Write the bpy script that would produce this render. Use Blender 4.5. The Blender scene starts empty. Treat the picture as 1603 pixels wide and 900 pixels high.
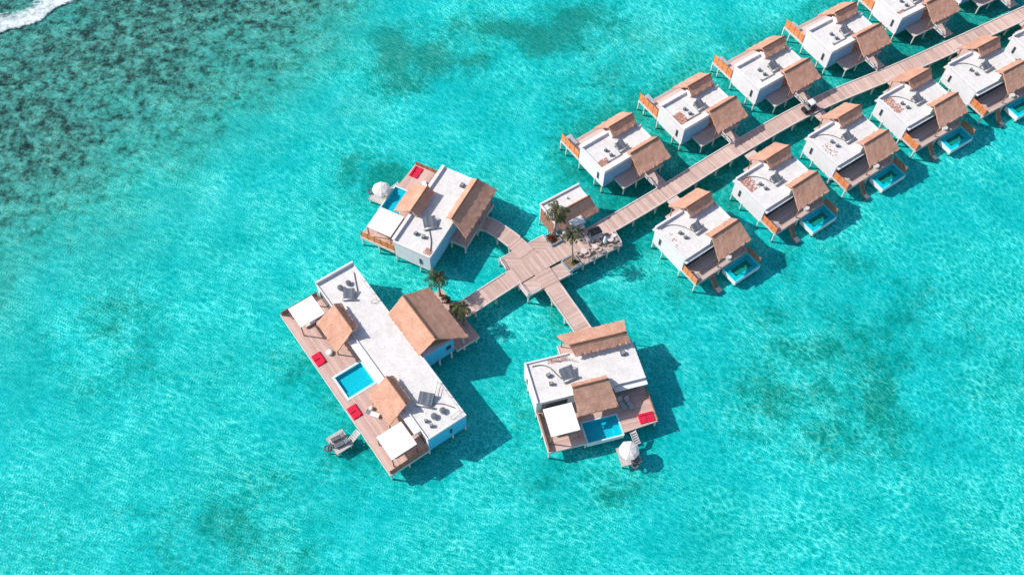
import bpy, bmesh, math, random
from mathutils import Vector, Matrix, noise as mn
random.seed(7)
scene = bpy.context.scene
COL = scene.collection
R = math.radians
# ------------------------------------------------------------------ materials
def newmat(name):
    m = bpy.data.materials.new(name); m.use_nodes = True
    nt = m.node_tree; nt.nodes.clear()
    out = nt.nodes.new('ShaderNodeOutputMaterial')
    return m, nt, out
def N(nt, t, **kw):
    n = nt.nodes.new(t)
    for k, v in kw.items():
        if k in n.inputs.keys(): n.inputs[k].default_value = v
        else: setattr(n, k, v)
    return n
def L(nt, a, b): nt.links.new(a, b)
def rgba(c): return (c[0], c[1], c[2], 1.0)
def mathn(nt, op, a, b=None, clamp=False):
    n = nt.nodes.new('ShaderNodeMath'); n.operation = op; n.use_clamp = clamp
    for i, v in enumerate((a, b)):
        if v is None: continue
        if isinstance(v, (int, float)): n.inputs[i].default_value = v
        else: nt.links.new(v, n.inputs[i])
    return n.outputs[0]
def mixc(nt, fac, a, b, mode='MIX'):
    n = nt.nodes.new('ShaderNodeMix'); n.data_type = 'RGBA'; n.blend_type = mode
    for idx, v in ((0, fac), (6, a), (7, b)):
        if isinstance(v, (int, float)): n.inputs[idx].default_value = v
        elif isinstance(v, (tuple, list)): n.inputs[idx].default_value = rgba(v)
        else: nt.links.new(v, n.inputs[idx])
    return n.outputs[2]
def ramp(nt, fac, stops):
    n = nt.nodes.new('ShaderNodeValToRGB'); e = n.color_ramp.elements
    while len(e) < len(stops): e.new(0.5)
    for el, (p, c) in zip(e, stops):
        el.position = p; el.color = rgba(c) if isinstance(c, (tuple, list)) else (c, c, c, 1)
    nt.links.new(fac, n.inputs[0]); return n.outputs[0]
def objco(nt, scale=(1, 1, 1), rnd=True):
    tc = nt.nodes.new('ShaderNodeTexCoord')
    mp = nt.nodes.new('ShaderNodeMapping'); mp.inputs['Scale'].default_value = scale
    L(nt, tc.outputs['Object'], mp.inputs[0])
    if rnd:
        oi = nt.nodes.new('ShaderNodeObjectInfo')
        va = nt.nodes.new('ShaderNodeVectorMath'); va.operation = 'SCALE'
        cb = nt.nodes.new('ShaderNodeCombineXYZ')
        L(nt, oi.outputs['Random'], cb.inputs[0]); L(nt, oi.outputs['Random'], cb.inputs[1])
        L(nt, cb.outputs[0], va.inputs[0]); va.inputs['Scale'].default_value = 57.0
        ad = nt.nodes.new('ShaderNodeVectorMath'); ad.operation = 'ADD'
        L(nt, mp.outputs[0], ad.inputs[0]); L(nt, va.outputs[0], ad.inputs[1]); return ad.outputs[0]
    return mp.outputs[0]
def noi(nt, vec, scale, detail=4, rough=.6, dist=0.0):
    n = N(nt, 'ShaderNodeTexNoise', Scale=scale, Detail=detail, Roughness=rough, Distortion=dist)
    L(nt, vec, n.inputs['Vector']); return n.outputs['Fac']
def bsdf(nt, out, col, rough=.8, bump=None, bstr=.3, bdist=.1, spec=.3, metal=0.0):
    b = nt.nodes.new('ShaderNodeBsdfPrincipled')
    if isinstance(col, (tuple, list)): b.inputs['Base Color'].default_value = rgba(col)
    else: L(nt, col, b.inputs['Base Color'])
    if isinstance(rough, (int, float)): b.inputs['Roughness'].default_value = rough
    else: L(nt, rough, b.inputs['Roughness'])
    b.inputs['Specular IOR Level'].default_value = spec; b.inputs['Metallic'].default_value = metal
    if bump is not None:
        bm_ = N(nt, 'ShaderNodeBump', Strength=bstr, Distance=bdist); L(nt, bump, bm_.inputs['Height']); L(nt, bm_.outputs[0], b.inputs['Normal'])
    L(nt, b.outputs[0], out.inputs[0]); return b

def mottled(name, c0, c1, scale=3.0, rough=.8, sc=(1, 1, 1), bstr=.25, spec=.3, metal=0, detail=5):
    m, nt, out = newmat(name); v = objco(nt, sc)
    n1 = noi(nt, v, scale, detail); c = ramp(nt, n1, [(.3, c0), (.7, c1)])
    n2 = noi(nt, v, scale * 6, 3)
    bsdf(nt, out, c, rough, n2, bstr, .03, spec, metal); return m

M = {}
def mat_leg():
    m, nt, out = newmat('white_pile_paint'); v = objco(nt); n1 = noi(nt, v, 2.5, 5); g = nt.nodes.new('ShaderNodeNewGeometry'); sp = nt.nodes.new('ShaderNodeSeparateXYZ'); L(nt, g.outputs['Position'], sp.inputs[0])
    c = ramp(nt, n1, [(.3, (.60, .61, .58)), (.7, (.80, .80, .78))])
    zz = mathn(nt, 'ADD', sp.outputs[2], mathn(nt, 'MULTIPLY', n1, -.5)); k = ramp(nt, mathn(nt, 'DIVIDE', zz, 1.2), [(.0, 1), (.35, .0)])
    c = mixc(nt, mathn(nt, 'MULTIPLY', k, .75), c, (.16, .17, .11)); bsdf(nt, out, c, .8, n1, .2, .03); return m
M['leg'] = mat_leg()
def mat_wall():
    m, nt, out = newmat('white_render'); v = objco(nt)
    n1 = noi(nt, v, .9, 5, .65); vs = objco(nt, (3, 3, .25)); n2 = noi(nt, vs, 2.2, 4)
    c = ramp(nt, n1, [(.25, (.75, .71, .72)), (.75, (.85, .805, .815))])
    c = mixc(nt, mathn(nt, 'MULTIPLY', ramp(nt, n2, [(.5, 0), (.8, 1)]), .25), c, (.55, .55, .5))
    # horizontal weatherboard joints
    tc = nt.nodes.new('ShaderNodeTexCoord'); sp = nt.nodes.new('ShaderNodeSeparateXYZ'); L(nt, tc.outputs['Object'], sp.inputs[0])
    fr = mathn(nt, 'FRACT', mathn(nt, 'MULTIPLY', sp.outputs[2], 2.2)); ln = mathn(nt, 'LESS_THAN', fr, .08)
    c = mixc(nt, mathn(nt, 'MULTIPLY', ln, .18), c, (.4, .42, .42))
    bsdf(nt, out, c, .75, n1, .1, .03); return m
M['wall'] = mat_wall()
def mat_roof():
    m, nt, out = newmat('white_roof_membrane'); v = objco(nt)
    n1 = noi(nt, v, .55, 6, .7); n2 = noi(nt, v, 2.3, 6, .7, .6); n3 = noi(nt, v, 14, 3, .7)
    c = ramp(nt, n1, [(.3, (.64, .605, .575)), (.6, (.785, .75, .72))])
    c = mixc(nt, mathn(nt, 'MULTIPLY', ramp(nt, n2, [(.50, 0), (.70, 1)]), .5), c, (.52, .43, .38))
    c = mixc(nt, mathn(nt, 'MULTIPLY', ramp(nt, n3, [(.5, 0), (.75, 1)]), .22), c, (.5, .47, .44))
    tc = nt.nodes.new('ShaderNodeTexCoord'); sp = nt.nodes.new('ShaderNodeSeparateXYZ'); L(nt, tc.outputs['Object'], sp.inputs[0])
    fx = mathn(nt, 'FRACT', mathn(nt, 'MULTIPLY', sp.outputs[0], .52)); fy = mathn(nt, 'FRACT', mathn(nt, 'MULTIPLY', sp.outputs[1], .5))
    ln = mathn(nt, 'MAXIMUM', mathn(nt, 'LESS_THAN', fx, .045), mathn(nt, 'LESS_THAN', fy, .045))
    c = mixc(nt, mathn(nt, 'MULTIPLY', ln, .16), c, (.4, .38, .36))
    bsdf(nt, out, c, .7, n3, .15, .02); return m
M['roof'] = mat_roof()
M['turq'] = mottled('turquoise_bounce_tint', (.05, .50, .78), (.10, .60, .85), 1.2)  # cyan shade and water bounce on white end walls, put into the colour
M['turqb'] = mottled('blue_shade_tint', (.18, .48, .68), (.24, .56, .74), 1.2)  # bluish shade of the white side wall, put into the colour
M['sky'] = mottled('pale_blue_shade_tint', (.20, .42, .66), (.27, .50, .72), 1.2)  # blue cast of the shaded white front walls, put into the colour
def mat_thatch(name, a, b, dk):
    m, nt, out = newmat(name)
    v = objco(nt); vs = objco(nt, (9, 1.2, 1.2)); vr = objco(nt, (.5, 3.2, 3.2))
    n1 = noi(nt, vs, 2.6, 5, .7); n2 = noi(nt, v, .7, 4); n3 = noi(nt, v, 8, 4, .8); n4 = noi(nt, vr, 2.4, 3)
    f = mathn(nt, 'ADD', mathn(nt, 'MULTIPLY', n1, .35), mathn(nt, 'ADD', mathn(nt, 'MULTIPLY', n2, .3), mathn(nt, 'MULTIPLY', n3, .35)))
    c = ramp(nt, f, [(.36, dk), (.5, a), (.62, b)])
    c = mixc(nt, mathn(nt, 'MULTIPLY', ramp(nt, n4, [(.45, 0), (.7, 1)]), .3), c, dk)
    h = mathn(nt, 'ADD', mathn(nt, 'MULTIPLY', n1, .6), n3)
    bsdf(nt, out, c, .95, h, .8, .08, .1); return m
M['thatch'] = mat_thatch('thatch', (.61, .335, .235), (.78, .465, .345), (.41, .20, .135))
M['cap'] = mottled('ridge_cap_thatch', (.16, .075, .045), (.28, .14, .09), 4, .95)
M['gable'] = mottled('gable_timber', (.16, .07, .04), (.26, .12, .07), 3)
def mat_planks(name, a, b, dk, ax=0, w=.3, joint=2.0, uv=False):
    """boards running along one axis, laid side by side along the other; tone changes board by board and panel by panel"""
    m, nt, out = newmat(name)
    tc = nt.nodes.new('ShaderNodeTexCoord'); sp = nt.nodes.new('ShaderNodeSeparateXYZ')
    L(nt, tc.outputs['UV' if uv else 'Object'], sp.inputs[0])
    s = sp.outputs[ax]; t = sp.outputs[1 - ax]
    bi = mathn(nt, 'FLOOR', mathn(nt, 'DIVIDE', s, w)); wn = N(nt, 'ShaderNodeTexWhiteNoise'); wn.noise_dimensions = '2D'
    pj = mathn(nt, 'FLOOR', mathn(nt, 'DIVIDE', s, joint)); cb = nt.nodes.new('ShaderNodeCombineXYZ'); L(nt, bi, cb.inputs[0])
    L(nt, cb.outputs[0], wn.inputs['Vector'])
    wn2 = N(nt, 'ShaderNodeTexWhiteNoise'); wn2.noise_dimensions = '2D'; cb2 = nt.nodes.new('ShaderNodeCombineXYZ'); L(nt, pj, cb2.inputs[0]); cb2.inputs[1].default_value = 3.3
    L(nt, cb2.outputs[0], wn2.inputs['Vector'])
    v = objco(nt, (1, 1, 1), not uv); n1 = noi(nt, v, .8, 5, .65); n2 = noi(nt, v, 5, 4, .7)
    f = mathn(nt, 'ADD', mathn(nt, 'MULTIPLY', wn.outputs[0], .30), mathn(nt, 'ADD', mathn(nt, 'MULTIPLY', wn2.outputs[0], .22), mathn(nt, 'ADD', mathn(nt, 'MULTIPLY', n1, .38), mathn(nt, 'MULTIPLY', n2, .25))))
    c = ramp(nt, f, [(.25, dk), (.55, a), (.85, b)])
    gap = mathn(nt, 'LESS_THAN', mathn(nt, 'FRACT', mathn(nt, 'DIVIDE', s, w)), .12)
    c = mixc(nt, mathn(nt, 'MULTIPLY', gap, .30), c, (.08, .05, .04))
    jn = mathn(nt, 'LESS_THAN', mathn(nt, 'FRACT', mathn(nt, 'DIVIDE', s, joint)), .05)
    c = mixc(nt, mathn(nt, 'MULTIPLY', jn, .35), c, (.22, .14, .11))
    bsdf(nt, out, c, .85, n2, .2, .02, .2); return m
M['walk'] = mat_planks('boardwalk_planks', (.59, .415, .35), (.75, .56, .485), (.43, .29, .24), 0, .3, 2.1, True)
M['deck'] = mat_planks('villa_deck_planks', (.58, .43, .38), (.70, .55, .50), (.42, .30, .26), 1, .28, 9.0)
M['hub'] = mat_planks('platform_planks', (.55, .385, .33), (.69, .51, .45), (.43, .29, .24), 1, .28, 3.1)
M['beam'] = mottled('grey_timber_beam', (.42, .35, .31), (.58, .5, .46), 2)
M['kerb'] = mottled('pale_timber_kerb', (.58, .5, .46), (.72, .64, .6), 1.3)
def mat_screen():
    m, nt, out = newmat('orange_slat_timber')
    tc = nt.nodes.new('ShaderNodeTexCoord'); sp = nt.nodes.new('ShaderNodeSeparateXYZ'); L(nt, tc.outputs['Object'], sp.inputs[0])
    s = mathn(nt, 'FRACT', mathn(nt, 'MULTIPLY', sp.outputs[2], 7.0)); g = mathn(nt, 'LESS_THAN', s, .22)
    v = objco(nt); n1 = noi(nt, v, 2.2, 5)
    c = ramp(nt, n1, [(.3, (.80, .19, .05)), (.5, (.90, .28, .09)), (.7, (.92, .42, .22))])
    c = mixc(nt, mathn(nt, 'MULTIPLY', g, .5), c, (.12, .04, .02)); bsdf(nt, out, c, .7, s, .2, .02); return m
M['screen'] = mat_screen()
M['brown'] = mottled('brown_timber', (.28, .13, .08), (.46, .25, .17), 2.5)
M['glass'] = mottled('dark_window_glass', (.015, .03, .04), (.03, .06, .07), 1, .08, spec=.8, bstr=0.02)
M['frame'] = mottled('window_frame_grey', (.10, .11, .12), (.16, .17, .18), 3, .5)
M['dark'] = mottled('dark_grey_metal', (.09, .10, .11), (.17, .185, .20), 3, .5)
M['panel'] = mat_planks('slatted_panel_grey', (.11, .13, .16), (.20, .22, .25), (.05, .06, .08), 0, .24, 1.2)
M['steel'] = mottled('galvanised_steel', (.32, .33, .34), (.5, .5, .5), 3, .45, metal=.4)
M['pipe'] = mottled('dark_rubber_hose', (.12, .10, .10), (.22, .19, .19), 3, .7)
M['canvas'] = mottled('white_canvas', (.78, .78, .77), (.84, .84, .83), 1.2, .85, bstr=.1)
M['cream'] = mottled('cream_canvas', (.62, .58, .55), (.76, .72, .70), 1.5, .85)
M['red'] = mottled('red_cushion_fabric', (.60, .008, .045), (.72, .02, .07), 3, .85)
M['pink'] = mottled('faded_pink_fabric', (.65, .30, .30), (.75, .42, .40), 3, .85)
M['greyf'] = mottled('grey_cushion_fabric', (.32, .34, .36), (.45, .46, .48), 3, .9)
M['rim'] = mottled('pale_pool_coping', (.55, .72, .74), (.7, .82, .83), 2, .5)
M['tile'] = mottled('turquoise_pool_tile', (.16, .60, .68), (.22, .70, .76), 2, .35)
M['tile2'] = mottled('cyan_pool_tile', (.05, .66, .72), (.10, .78, .82), 2, .35)
M['pit'] = mottled('dark_pool_floor', (.16, .25, .17), (.30, .40, .28), 1.2, .5)
M['planter'] = mottled('blue_grey_planter_wall', (.22, .30, .36), (.34, .42, .48), 2)
M['soil'] = mottled('planter_soil', (.16, .10, .06), (.34, .24, .16), 4, .95)
M['trunk'] = mottled('palm_trunk_bark', (.22, .16, .12), (.40, .31, .25), 5, .9, (1, 1, 4))
M['palew'] = mottled('bleached_wood', (.55, .50, .47), (.70, .66, .63), 3)
def mat_leaf(name, a, b, c_):
    m, nt, out = newmat(name); v = objco(nt); n1 = noi(nt, v, 1.8, 4)
    c = ramp(nt, n1, [(.3, a), (.5, b), (.72, c_)])
    d = bsdf(nt, out, c, .55, None); tr = nt.nodes.new('ShaderNodeBsdfTranslucent'); L(nt, c, tr.inputs[0])
    mx = nt.nodes.new('ShaderNodeMixShader'); mx.inputs[0].default_value = .25
    L(nt, d.outputs[0], mx.inputs[1]); L(nt, tr.outputs[0], mx.inputs[2]); L(nt, mx.outputs[0], out.inputs[0]); return m
M['frond'] = mat_leaf('palm_frond_green', (.02, .032, .014), (.06, .08, .028), (.22, .19, .075))
M['dryfrond'] = mat_leaf('dry_palm_frond', (.18, .10, .05), (.30, .19, .10), (.45, .32, .18))
M['redleaf'] = mat_leaf('red_croton_leaf', (.20, .02, .02), (.35, .08, .03), (.12, .14, .04))
M['shrub'] = mat_leaf('shrub_leaf', (.04, .07, .02), (.10, .14, .04), (.24, .26, .09))
M['cartw'] = mottled('white_cart_paint', (.72, .73, .74), (.8, .8, .8), 1, .35, spec=.5)
M['cartd'] = mottled('black_cart_plastic', (.012, .014, .018), (.03, .032, .04), 2, .4)
M['tyre'] = mottled('tyre_rubber', (.015, .015, .015), (.03, .03, .03), 4, .9)
M['lamp'] = mottled('headlamp_glass', (.6, .6, .6), (.8, .8, .8), 4, .15, spec=.7)
M['rust'] = mottled('terracotta_rubble', (.42, .16, .10), (.62, .33, .25), 4, .95)
M['chairc'] = mottled('beige_seat_fabric', (.50, .36, .30), (.62, .48, .42), 3)
M['shiny'] = mottled('plant_pot_glaze', (.10, .03, .03), (.22, .08, .06), 4, .5)

# ------------------------------------------------------------------ mesh builder
class MB:
    SY = 1.0
    def __init__(s): s.v = []; s.f = []; s.uv = None
    def add(s, vs, fs):
        o = len(s.v); s.v += [Vector(p) for p in vs]; s.f += [[i + o for i in f] for f in fs]; return s
    def box(s, x0, x1, y0, y1, z0, z1, tx=0, ty=0):
        return s.add([(x0, y0, z0), (x1, y0, z0), (x1, y1, z0), (x0, y1, z0), (x0 + tx, y0 + ty, z1), (x1 - tx, y0 + ty, z1), (x1 - tx, y1 - ty, z1), (x0 + tx, y1 - ty, z1)],
                     [(0, 3, 2, 1), (4, 5, 6, 7), (0, 1, 5, 4), (1, 2, 6, 5), (2, 3, 7, 6), (3, 0, 4, 7)])
    def prism(s, pts, z0, z1):
        n = len(pts); return s.add([(p[0], p[1], z0) for p in pts] + [(p[0], p[1], z1) for p in pts],
            [list(range(n))[::-1], list(range(n, 2 * n))] + [(i, (i + 1) % n, n + (i + 1) % n, n + i) for i in range(n)])
    def tube(s, pts, rad, n=8):
        pts = [Vector(p) for p in pts]
        rs = rad if isinstance(rad, (list, tuple)) else [rad] * len(pts)
        vs = []; fs = []
        for i, p in enumerate(pts):
            t = (pts[min(i + 1, len(pts) - 1)] - pts[max(i - 1, 0)]).normalized()
            a = t.cross(Vector((0, 0, 1))) if abs(t.z) < .95 else t.cross(Vector((1, 0, 0)))
            a.normalize(); b = t.cross(a).normalized()
            for k in range(n):
                an = 2 * math.pi * k / n; vs.append(p + (a * math.cos(an) + b * math.sin(an)) * rs[i])
        for i in range(len(pts) - 1):
            for k in range(n): k2 = (k + 1) % n; fs.append((i * n + k, i * n + k2, (i + 1) * n + k2, (i + 1) * n + k))
        fs.append(list(range(n))[::-1]); fs.append([(len(pts) - 1) * n + k for k in range(n)])
        return s.add(vs, fs)
    def post(s, x, y, z0, z1, r=.13, n=8): return s.tube([(x, y, z0), (x, y, z1)], r, n)
    def bar(s, p, q, w, h):
        p = Vector(p); q = Vector(q); d = (q - p).normalized(); a = d.cross(Vector((0, 0, 1)))
        a = Vector((1, 0, 0)) if a.length < .01 else a.normalized(); b = a.cross(d).normalized()
        vs = [e + a * sx * w / 2 + b * sy * h / 2 for e in (p, q) for sx, sy in ((-1, -1), (1, -1), (1, 1), (-1, 1))]
        return s.add(vs, [(0, 3, 2, 1), (4, 5, 6, 7), (0, 1, 5, 4), (1, 2, 6, 5), (2, 3, 7, 6), (3, 0, 4, 7)])
    def build(s, name, mat, parent=None, smooth=False, label=None):
        me = bpy.data.meshes.new(name)
        me.from_pydata([(p.x, p.y * MB.SY, p.z) for p in s.v], [], s.f); me.update()
        bm = bmesh.new(); bm.from_mesh(me); bmesh.ops.recalc_face_normals(bm, faces=bm.faces)
        if s.uv:
            lay = bm.loops.layers.uv.new('UVMap'); bm.verts.ensure_lookup_table()
            for fc in bm.faces:
                for lp in fc.loops: lp[lay].uv = s.uv[lp.vert.index]
        if len(bm.faces) == 1:
            bm.normal_update()
            for fc in bm.faces:
                if fc.normal.z < 0: fc.normal_flip()
        bm.to_mesh(me); bm.free()
        if smooth:
            for p in me.polygons: p.use_smooth = True
        me.materials.append(mat)
        o = bpy.data.objects.new(name, me); COL.objects.link(o)
        if parent: o.parent = parent
        if label: o['label'] = label
        return o
def tag(o, label=None, cat=None, group=None, kind=None):
    if label: o['label'] = label
    if cat: o['category'] = cat
    if group: o['group'] = group
    if kind: o['kind'] = kind
    return o
def thing(name, label, cat, loc=(0, 0, 0), rz=0, group=None):
    o = bpy.data.objects.new(name, None); COL.objects.link(o); o.empty_display_size = .3
    o.location = loc; o.rotation_euler = (0, 0, rz); return tag(o, label, cat, group)
KIDS = {}
def tree_copy(root, loc, rz, label, group=None, name=None, keep=None):
    kids = {}
    for o in COL.objects: kids.setdefault(o.parent, []).append(o)
    def cp(o, par):
        c = o.copy(); COL.objects.link(c); c.parent = par
        for ch in kids.get(o, []):
            if keep is None or keep(ch): cp(ch, c)
        return c
    r = cp(root, root.parent); r.location = loc; r.rotation_euler = (0, 0, rz); r['label'] = label
    if group: r['group'] = group
    return r
def W(fr, x, y, z=0):
    (ox, oy), a = fr; return (ox + x * math.cos(a) - y * math.sin(a), oy + x * math.sin(a) + y * math.cos(a), z)

# ------------------------------------------------------------------ thatched roof
def thatch(parent, ridge, e1, e2, seed=0):
    """ridge, e1, e2 = (x0, x1, y, z); a closed thatched gable roof with thickness, ragged eaves and a ridge cap"""
    x0, x1, yr, zr = ridge
    nx = max(8, int((x1 - x0) / .3)); th = .22
    so = Vector((seed * 3.7, seed * 1.3, 0))
    m = MB(); rows = []
    def slope(e):
        ny = max(4, int(math.hypot(e[2] - yr, e[3] - zr) / .3)); out = []
        for j in range(ny + 1):
            t = j / ny; row = []
            for i in range(nx + 1):
                u = i / nx
                xa = x0 + (x1 - x0) * u; xb = e[0] + (e[1] - e[0]) * u
                x = xa + (xb - xa) * t; y = yr + (e[2] - yr) * t; z = zr + (e[3] - zr) * t
                z += -.10 * math.sin(math.pi * t) * (zr - e[3]) / 2.5       # slight sag
                nz = mn.noise(Vector((x * 1.6, y * 1.6, z)) + so) * .05
                z += nz
                if t > .99: y += (1 if e[2] > yr else -1) * mn.noise(Vector((x * 2.4, 0, seed))) * .24
                if i in (0, nx): x += mn.noise(Vector((seed, y * 2.7, z * 2))) * .12
                if j == 0: z = zr + mn.noise(Vector((x * .9, seed, 0))) * .05
                row.append((x, y, z))
            out.append(row)
        return out
    A = slope(e1); B = slope(e2)
    grid = A[::-1] + B[1:]
    nyt = len(grid); vs = [p for r in grid for p in r]; k = len(vs)
    jr = len(A) - 1
    vs += [(p[0] * 1.0, p[1], p[2] - th - (.05 if abs(j - jr) < 1 else 0)) for j, r in enumerate(grid) for p in r]
    fs = []
    w = nx + 1
    for j in range(nyt - 1):
        for i in range(nx):
            a = j * w + i; fs.append((a, a + 1, a + w + 1, a + w)); fs.append((k + a, k + a + w, k + a + w + 1, k + a + 1))
    for i in range(nx):
        for j in (0, nyt - 1): a = j * w + i; fs.append((a, a + 1, k + a + 1, k + a))
    for j in range(nyt - 1):
        for i in (0, nx): a = j * w + i; fs.append((a, a + w, k + a + w, k + a))
    m.add(vs, fs)
    t = m.build('thatch_roof', M['thatch'], parent)
    pts = [(x0 + (x1 - x0) * i / 12, yr, zr + .03 + mn.noise(Vector((i * .4, seed, 0))) * .03) for i in range(13)]
    MB().tube(pts, .13, 8).build('ridge_cap', M['cap'], t, True)
    # gable timbers and a recessed gable board at both ends
    for sx, e0a, e0b in ((0, e1[0], e2[0]), (1, e1[1], e2[1])):
        inn = .5 if sx == 0 else -.5
        xr = (x0, x1)[sx] + inn
        g = MB(); d = .06
        p = [(xr + (e0a - (x0, x1)[sx]) * .6, yr + (e1[2] - yr) * .78, zr + (e1[3] - zr) * .78 - th - .12),
             (xr + (e0b - (x0, x1)[sx]) * .6, yr + (e2[2] - yr) * .78, zr + (e2[3] - zr) * .78 - th - .12), (xr, yr, zr - th - .12)]
        q = [(a[0] + d, a[1], a[2]) for a in p]
        g.add(p + q, [(0, 1, 2), (3, 5, 4), (0, 3, 4, 1), (1, 4, 5, 2), (2, 5, 3, 0)]).build('gable_board', M['gable'], t)
    return t

def legs(parent, pts, ztop, r=.14, z0=-.05):
    for x, y in pts:
        l = MB().post(x, y, z0, ztop, r, 10).build('leg', M['leg'], parent)
def window(parent, x0, x1, y0, y1, z0, z1, ax):
    """window in a wall; ax 'x': wall plane faces +-x"""
    f = MB(); t = .08
    if ax == 'x':
        f.box(x0, x1, y0, y1, z0, z0 + t).box(x0, x1, y0, y1, z1 - t, z1).box(x0, x1, y0, y0 + t, z0 + t, z1 - t).box(x0, x1, y1 - t, y1, z0 + t, z1 - t)
        w = f.build('window', M['frame'], parent); c = (x0 + x1) / 2
        MB().box(c - .015, c + .015, y0 + t, y1 - t, z0 + t, z1 - t).build('pane', M['glass'], w)
    else:
        f.box(x0, x1, y0, y1, z0, z0 + t).box(x0, x1, y0, y1, z1 - t, z1).box(x0, x0 + t, y0, y1, z0 + t, z1 - t).box(x1 - t, x1, y0, y1, z0 + t, z1 - t)
        w = f.build('window', M['frame'], parent); c = (y0 + y1) / 2
        MB().box(x0 + t, x1 - t, c - .015, c + .015, z0 + t, z1 - t).build('pane', M['glass'], w)
    return w
def slat_screen(parent, p, q, z0, z1, posts=4, mat='screen', tilt=0.0):
    """timber screen panels between posts from p to q (axis-aligned along y or x)"""
    (xa, ya), (xb, yb) = p, q; m = MB()
    for i in range(posts - 1):
        u0 = i / (posts - 1) + .012; u1 = (i + 1) / (posts - 1) - .012
        m.bar((xa + (xb - xa) * u0, ya + (yb - ya) * u0, (z0 + z1) / 2), (xa + (xb - xa) * u1, ya + (yb - ya) * u1, (z0 + z1) / 2), .05, z1 - z0)
    s = m.build('timber_screen', M[mat], parent)
    for i in range(posts):
        u = i / (posts - 1); MB().post(xa + (xb - xa) * u, ya + (yb - ya) * u, z0 - .1, z1 + .08, .06, 6).build('screen_post', M['brown'], s)
    return s
def box_pool(parent, x0, x1, y0, y1, zt, depth, rim=.3, tile='tile', shell='wall', pit=None, rimmat='rim', zb=None):
    zb = zt - depth if zb is None else zb
    m = MB(); t = rim
    m.box(x0, x1, y0, y0 + t, zb, zt - .03).box(x0, x1, y1 - t, y1, zb, zt - .03).box(x0, x0 + t, y0 + t, y1 - t, zb, zt - .03).box(x1 - t, x1, y0 + t, y1 - t, zb, zt - .03)
    m.box(x0 + t, x1 - t, y0 + t, y1 - t, zb, zb + .12)
    s = m.build('pool', M[shell], parent)
    e = .02
    r = MB().box(x0 - e, x1 + e, y0 - e, y0 + t, zt - .03, zt).box(x0 - e, x1 + e, y1 - t, y1 + e, zt - .03, zt).box(x0 - e, x0 + t, y0 + t, y1 - t, zt - .03, zt).box(x1 - t, x1 + e, y0 + t, y1 - t, zt - .03, zt)
    r.build('coping', M[rimmat], s)
    i0, i1, j0, j1 = x0 + t, x1 - t, y0 + t, y1 - t; zf = zb + .14; k = .03; zl = zt - .035
    m = MB().box(i0, i1, j0, j0 + k, zf, zl).box(i0, i1, j1 - k, j1, zf, zl).box(i0, i0 + k, j0 + k, j1 - k, zf, zl).box(i1 - k, i1, j0 + k, j1 - k, zf, zl)
    if pit:
        px0, px1, py0, py1, zs = pit
        m.box(i0 + k, i1 - k, j0 + k, py0, zf, zs).box(i0 + k, i1 - k, py1, j1 - k, zf, zs).box(i0 + k, px0, py0, py1, zf, zs).box(px1, i1 - k, py0, py1, zf, zs)
        m.build('pool_lining', M[tile], s)
        MB().box(px0, px1, py0, py1, zf - .01, zf + .05).build('pool_floor', M['pit'], s)
    else:
        m.box(i0, i1, j0, j1, zf - .02, zf + .03)
        # entry steps along the x1 end
        m.box(i1 - .9, i1 - k, j0 + k, j1 - k, zf + .03, zf + .35); m.build('pool_lining', M[tile], s)
    MB().add([(i0 + .005, j0 + .005, zt - .14), (i1 - .005, j0 + .005, zt - .14), (i1 - .005, j1 - .005, zt - .14), (i0 + .005, j1 - .005, zt - .14)], [(0, 1, 2, 3)] if MB.SY > 0 else [(3, 2, 1, 0)]).build('pool_water', M['poolwater'], s)
    return s
def ladder(parent, x, y0, z0, y1, z1, w=.7, mat='brown', ax='y'):
    m = MB()
    P = (lambda a, b, c: (a, b, c)) if ax == 'y' else (lambda a, b, c: (b, a, c))
    for sx in (-w / 2, w / 2): m.bar(P(x + sx, y0, z0), P(x + sx, y1, z1), .09, .14)
    n = 7
    for i in range(n):
        t = (i + .5) / n; a = P(x - w / 2, y0 + (y1 - y0) * t, z0 + (z1 - z0) * t); b = P(x + w / 2, y0 + (y1 - y0) * t, z0 + (z1 - z0) * t)
        m.bar(a, b, .22, .05)
    return m.build('ladder', M[mat], parent)

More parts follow.
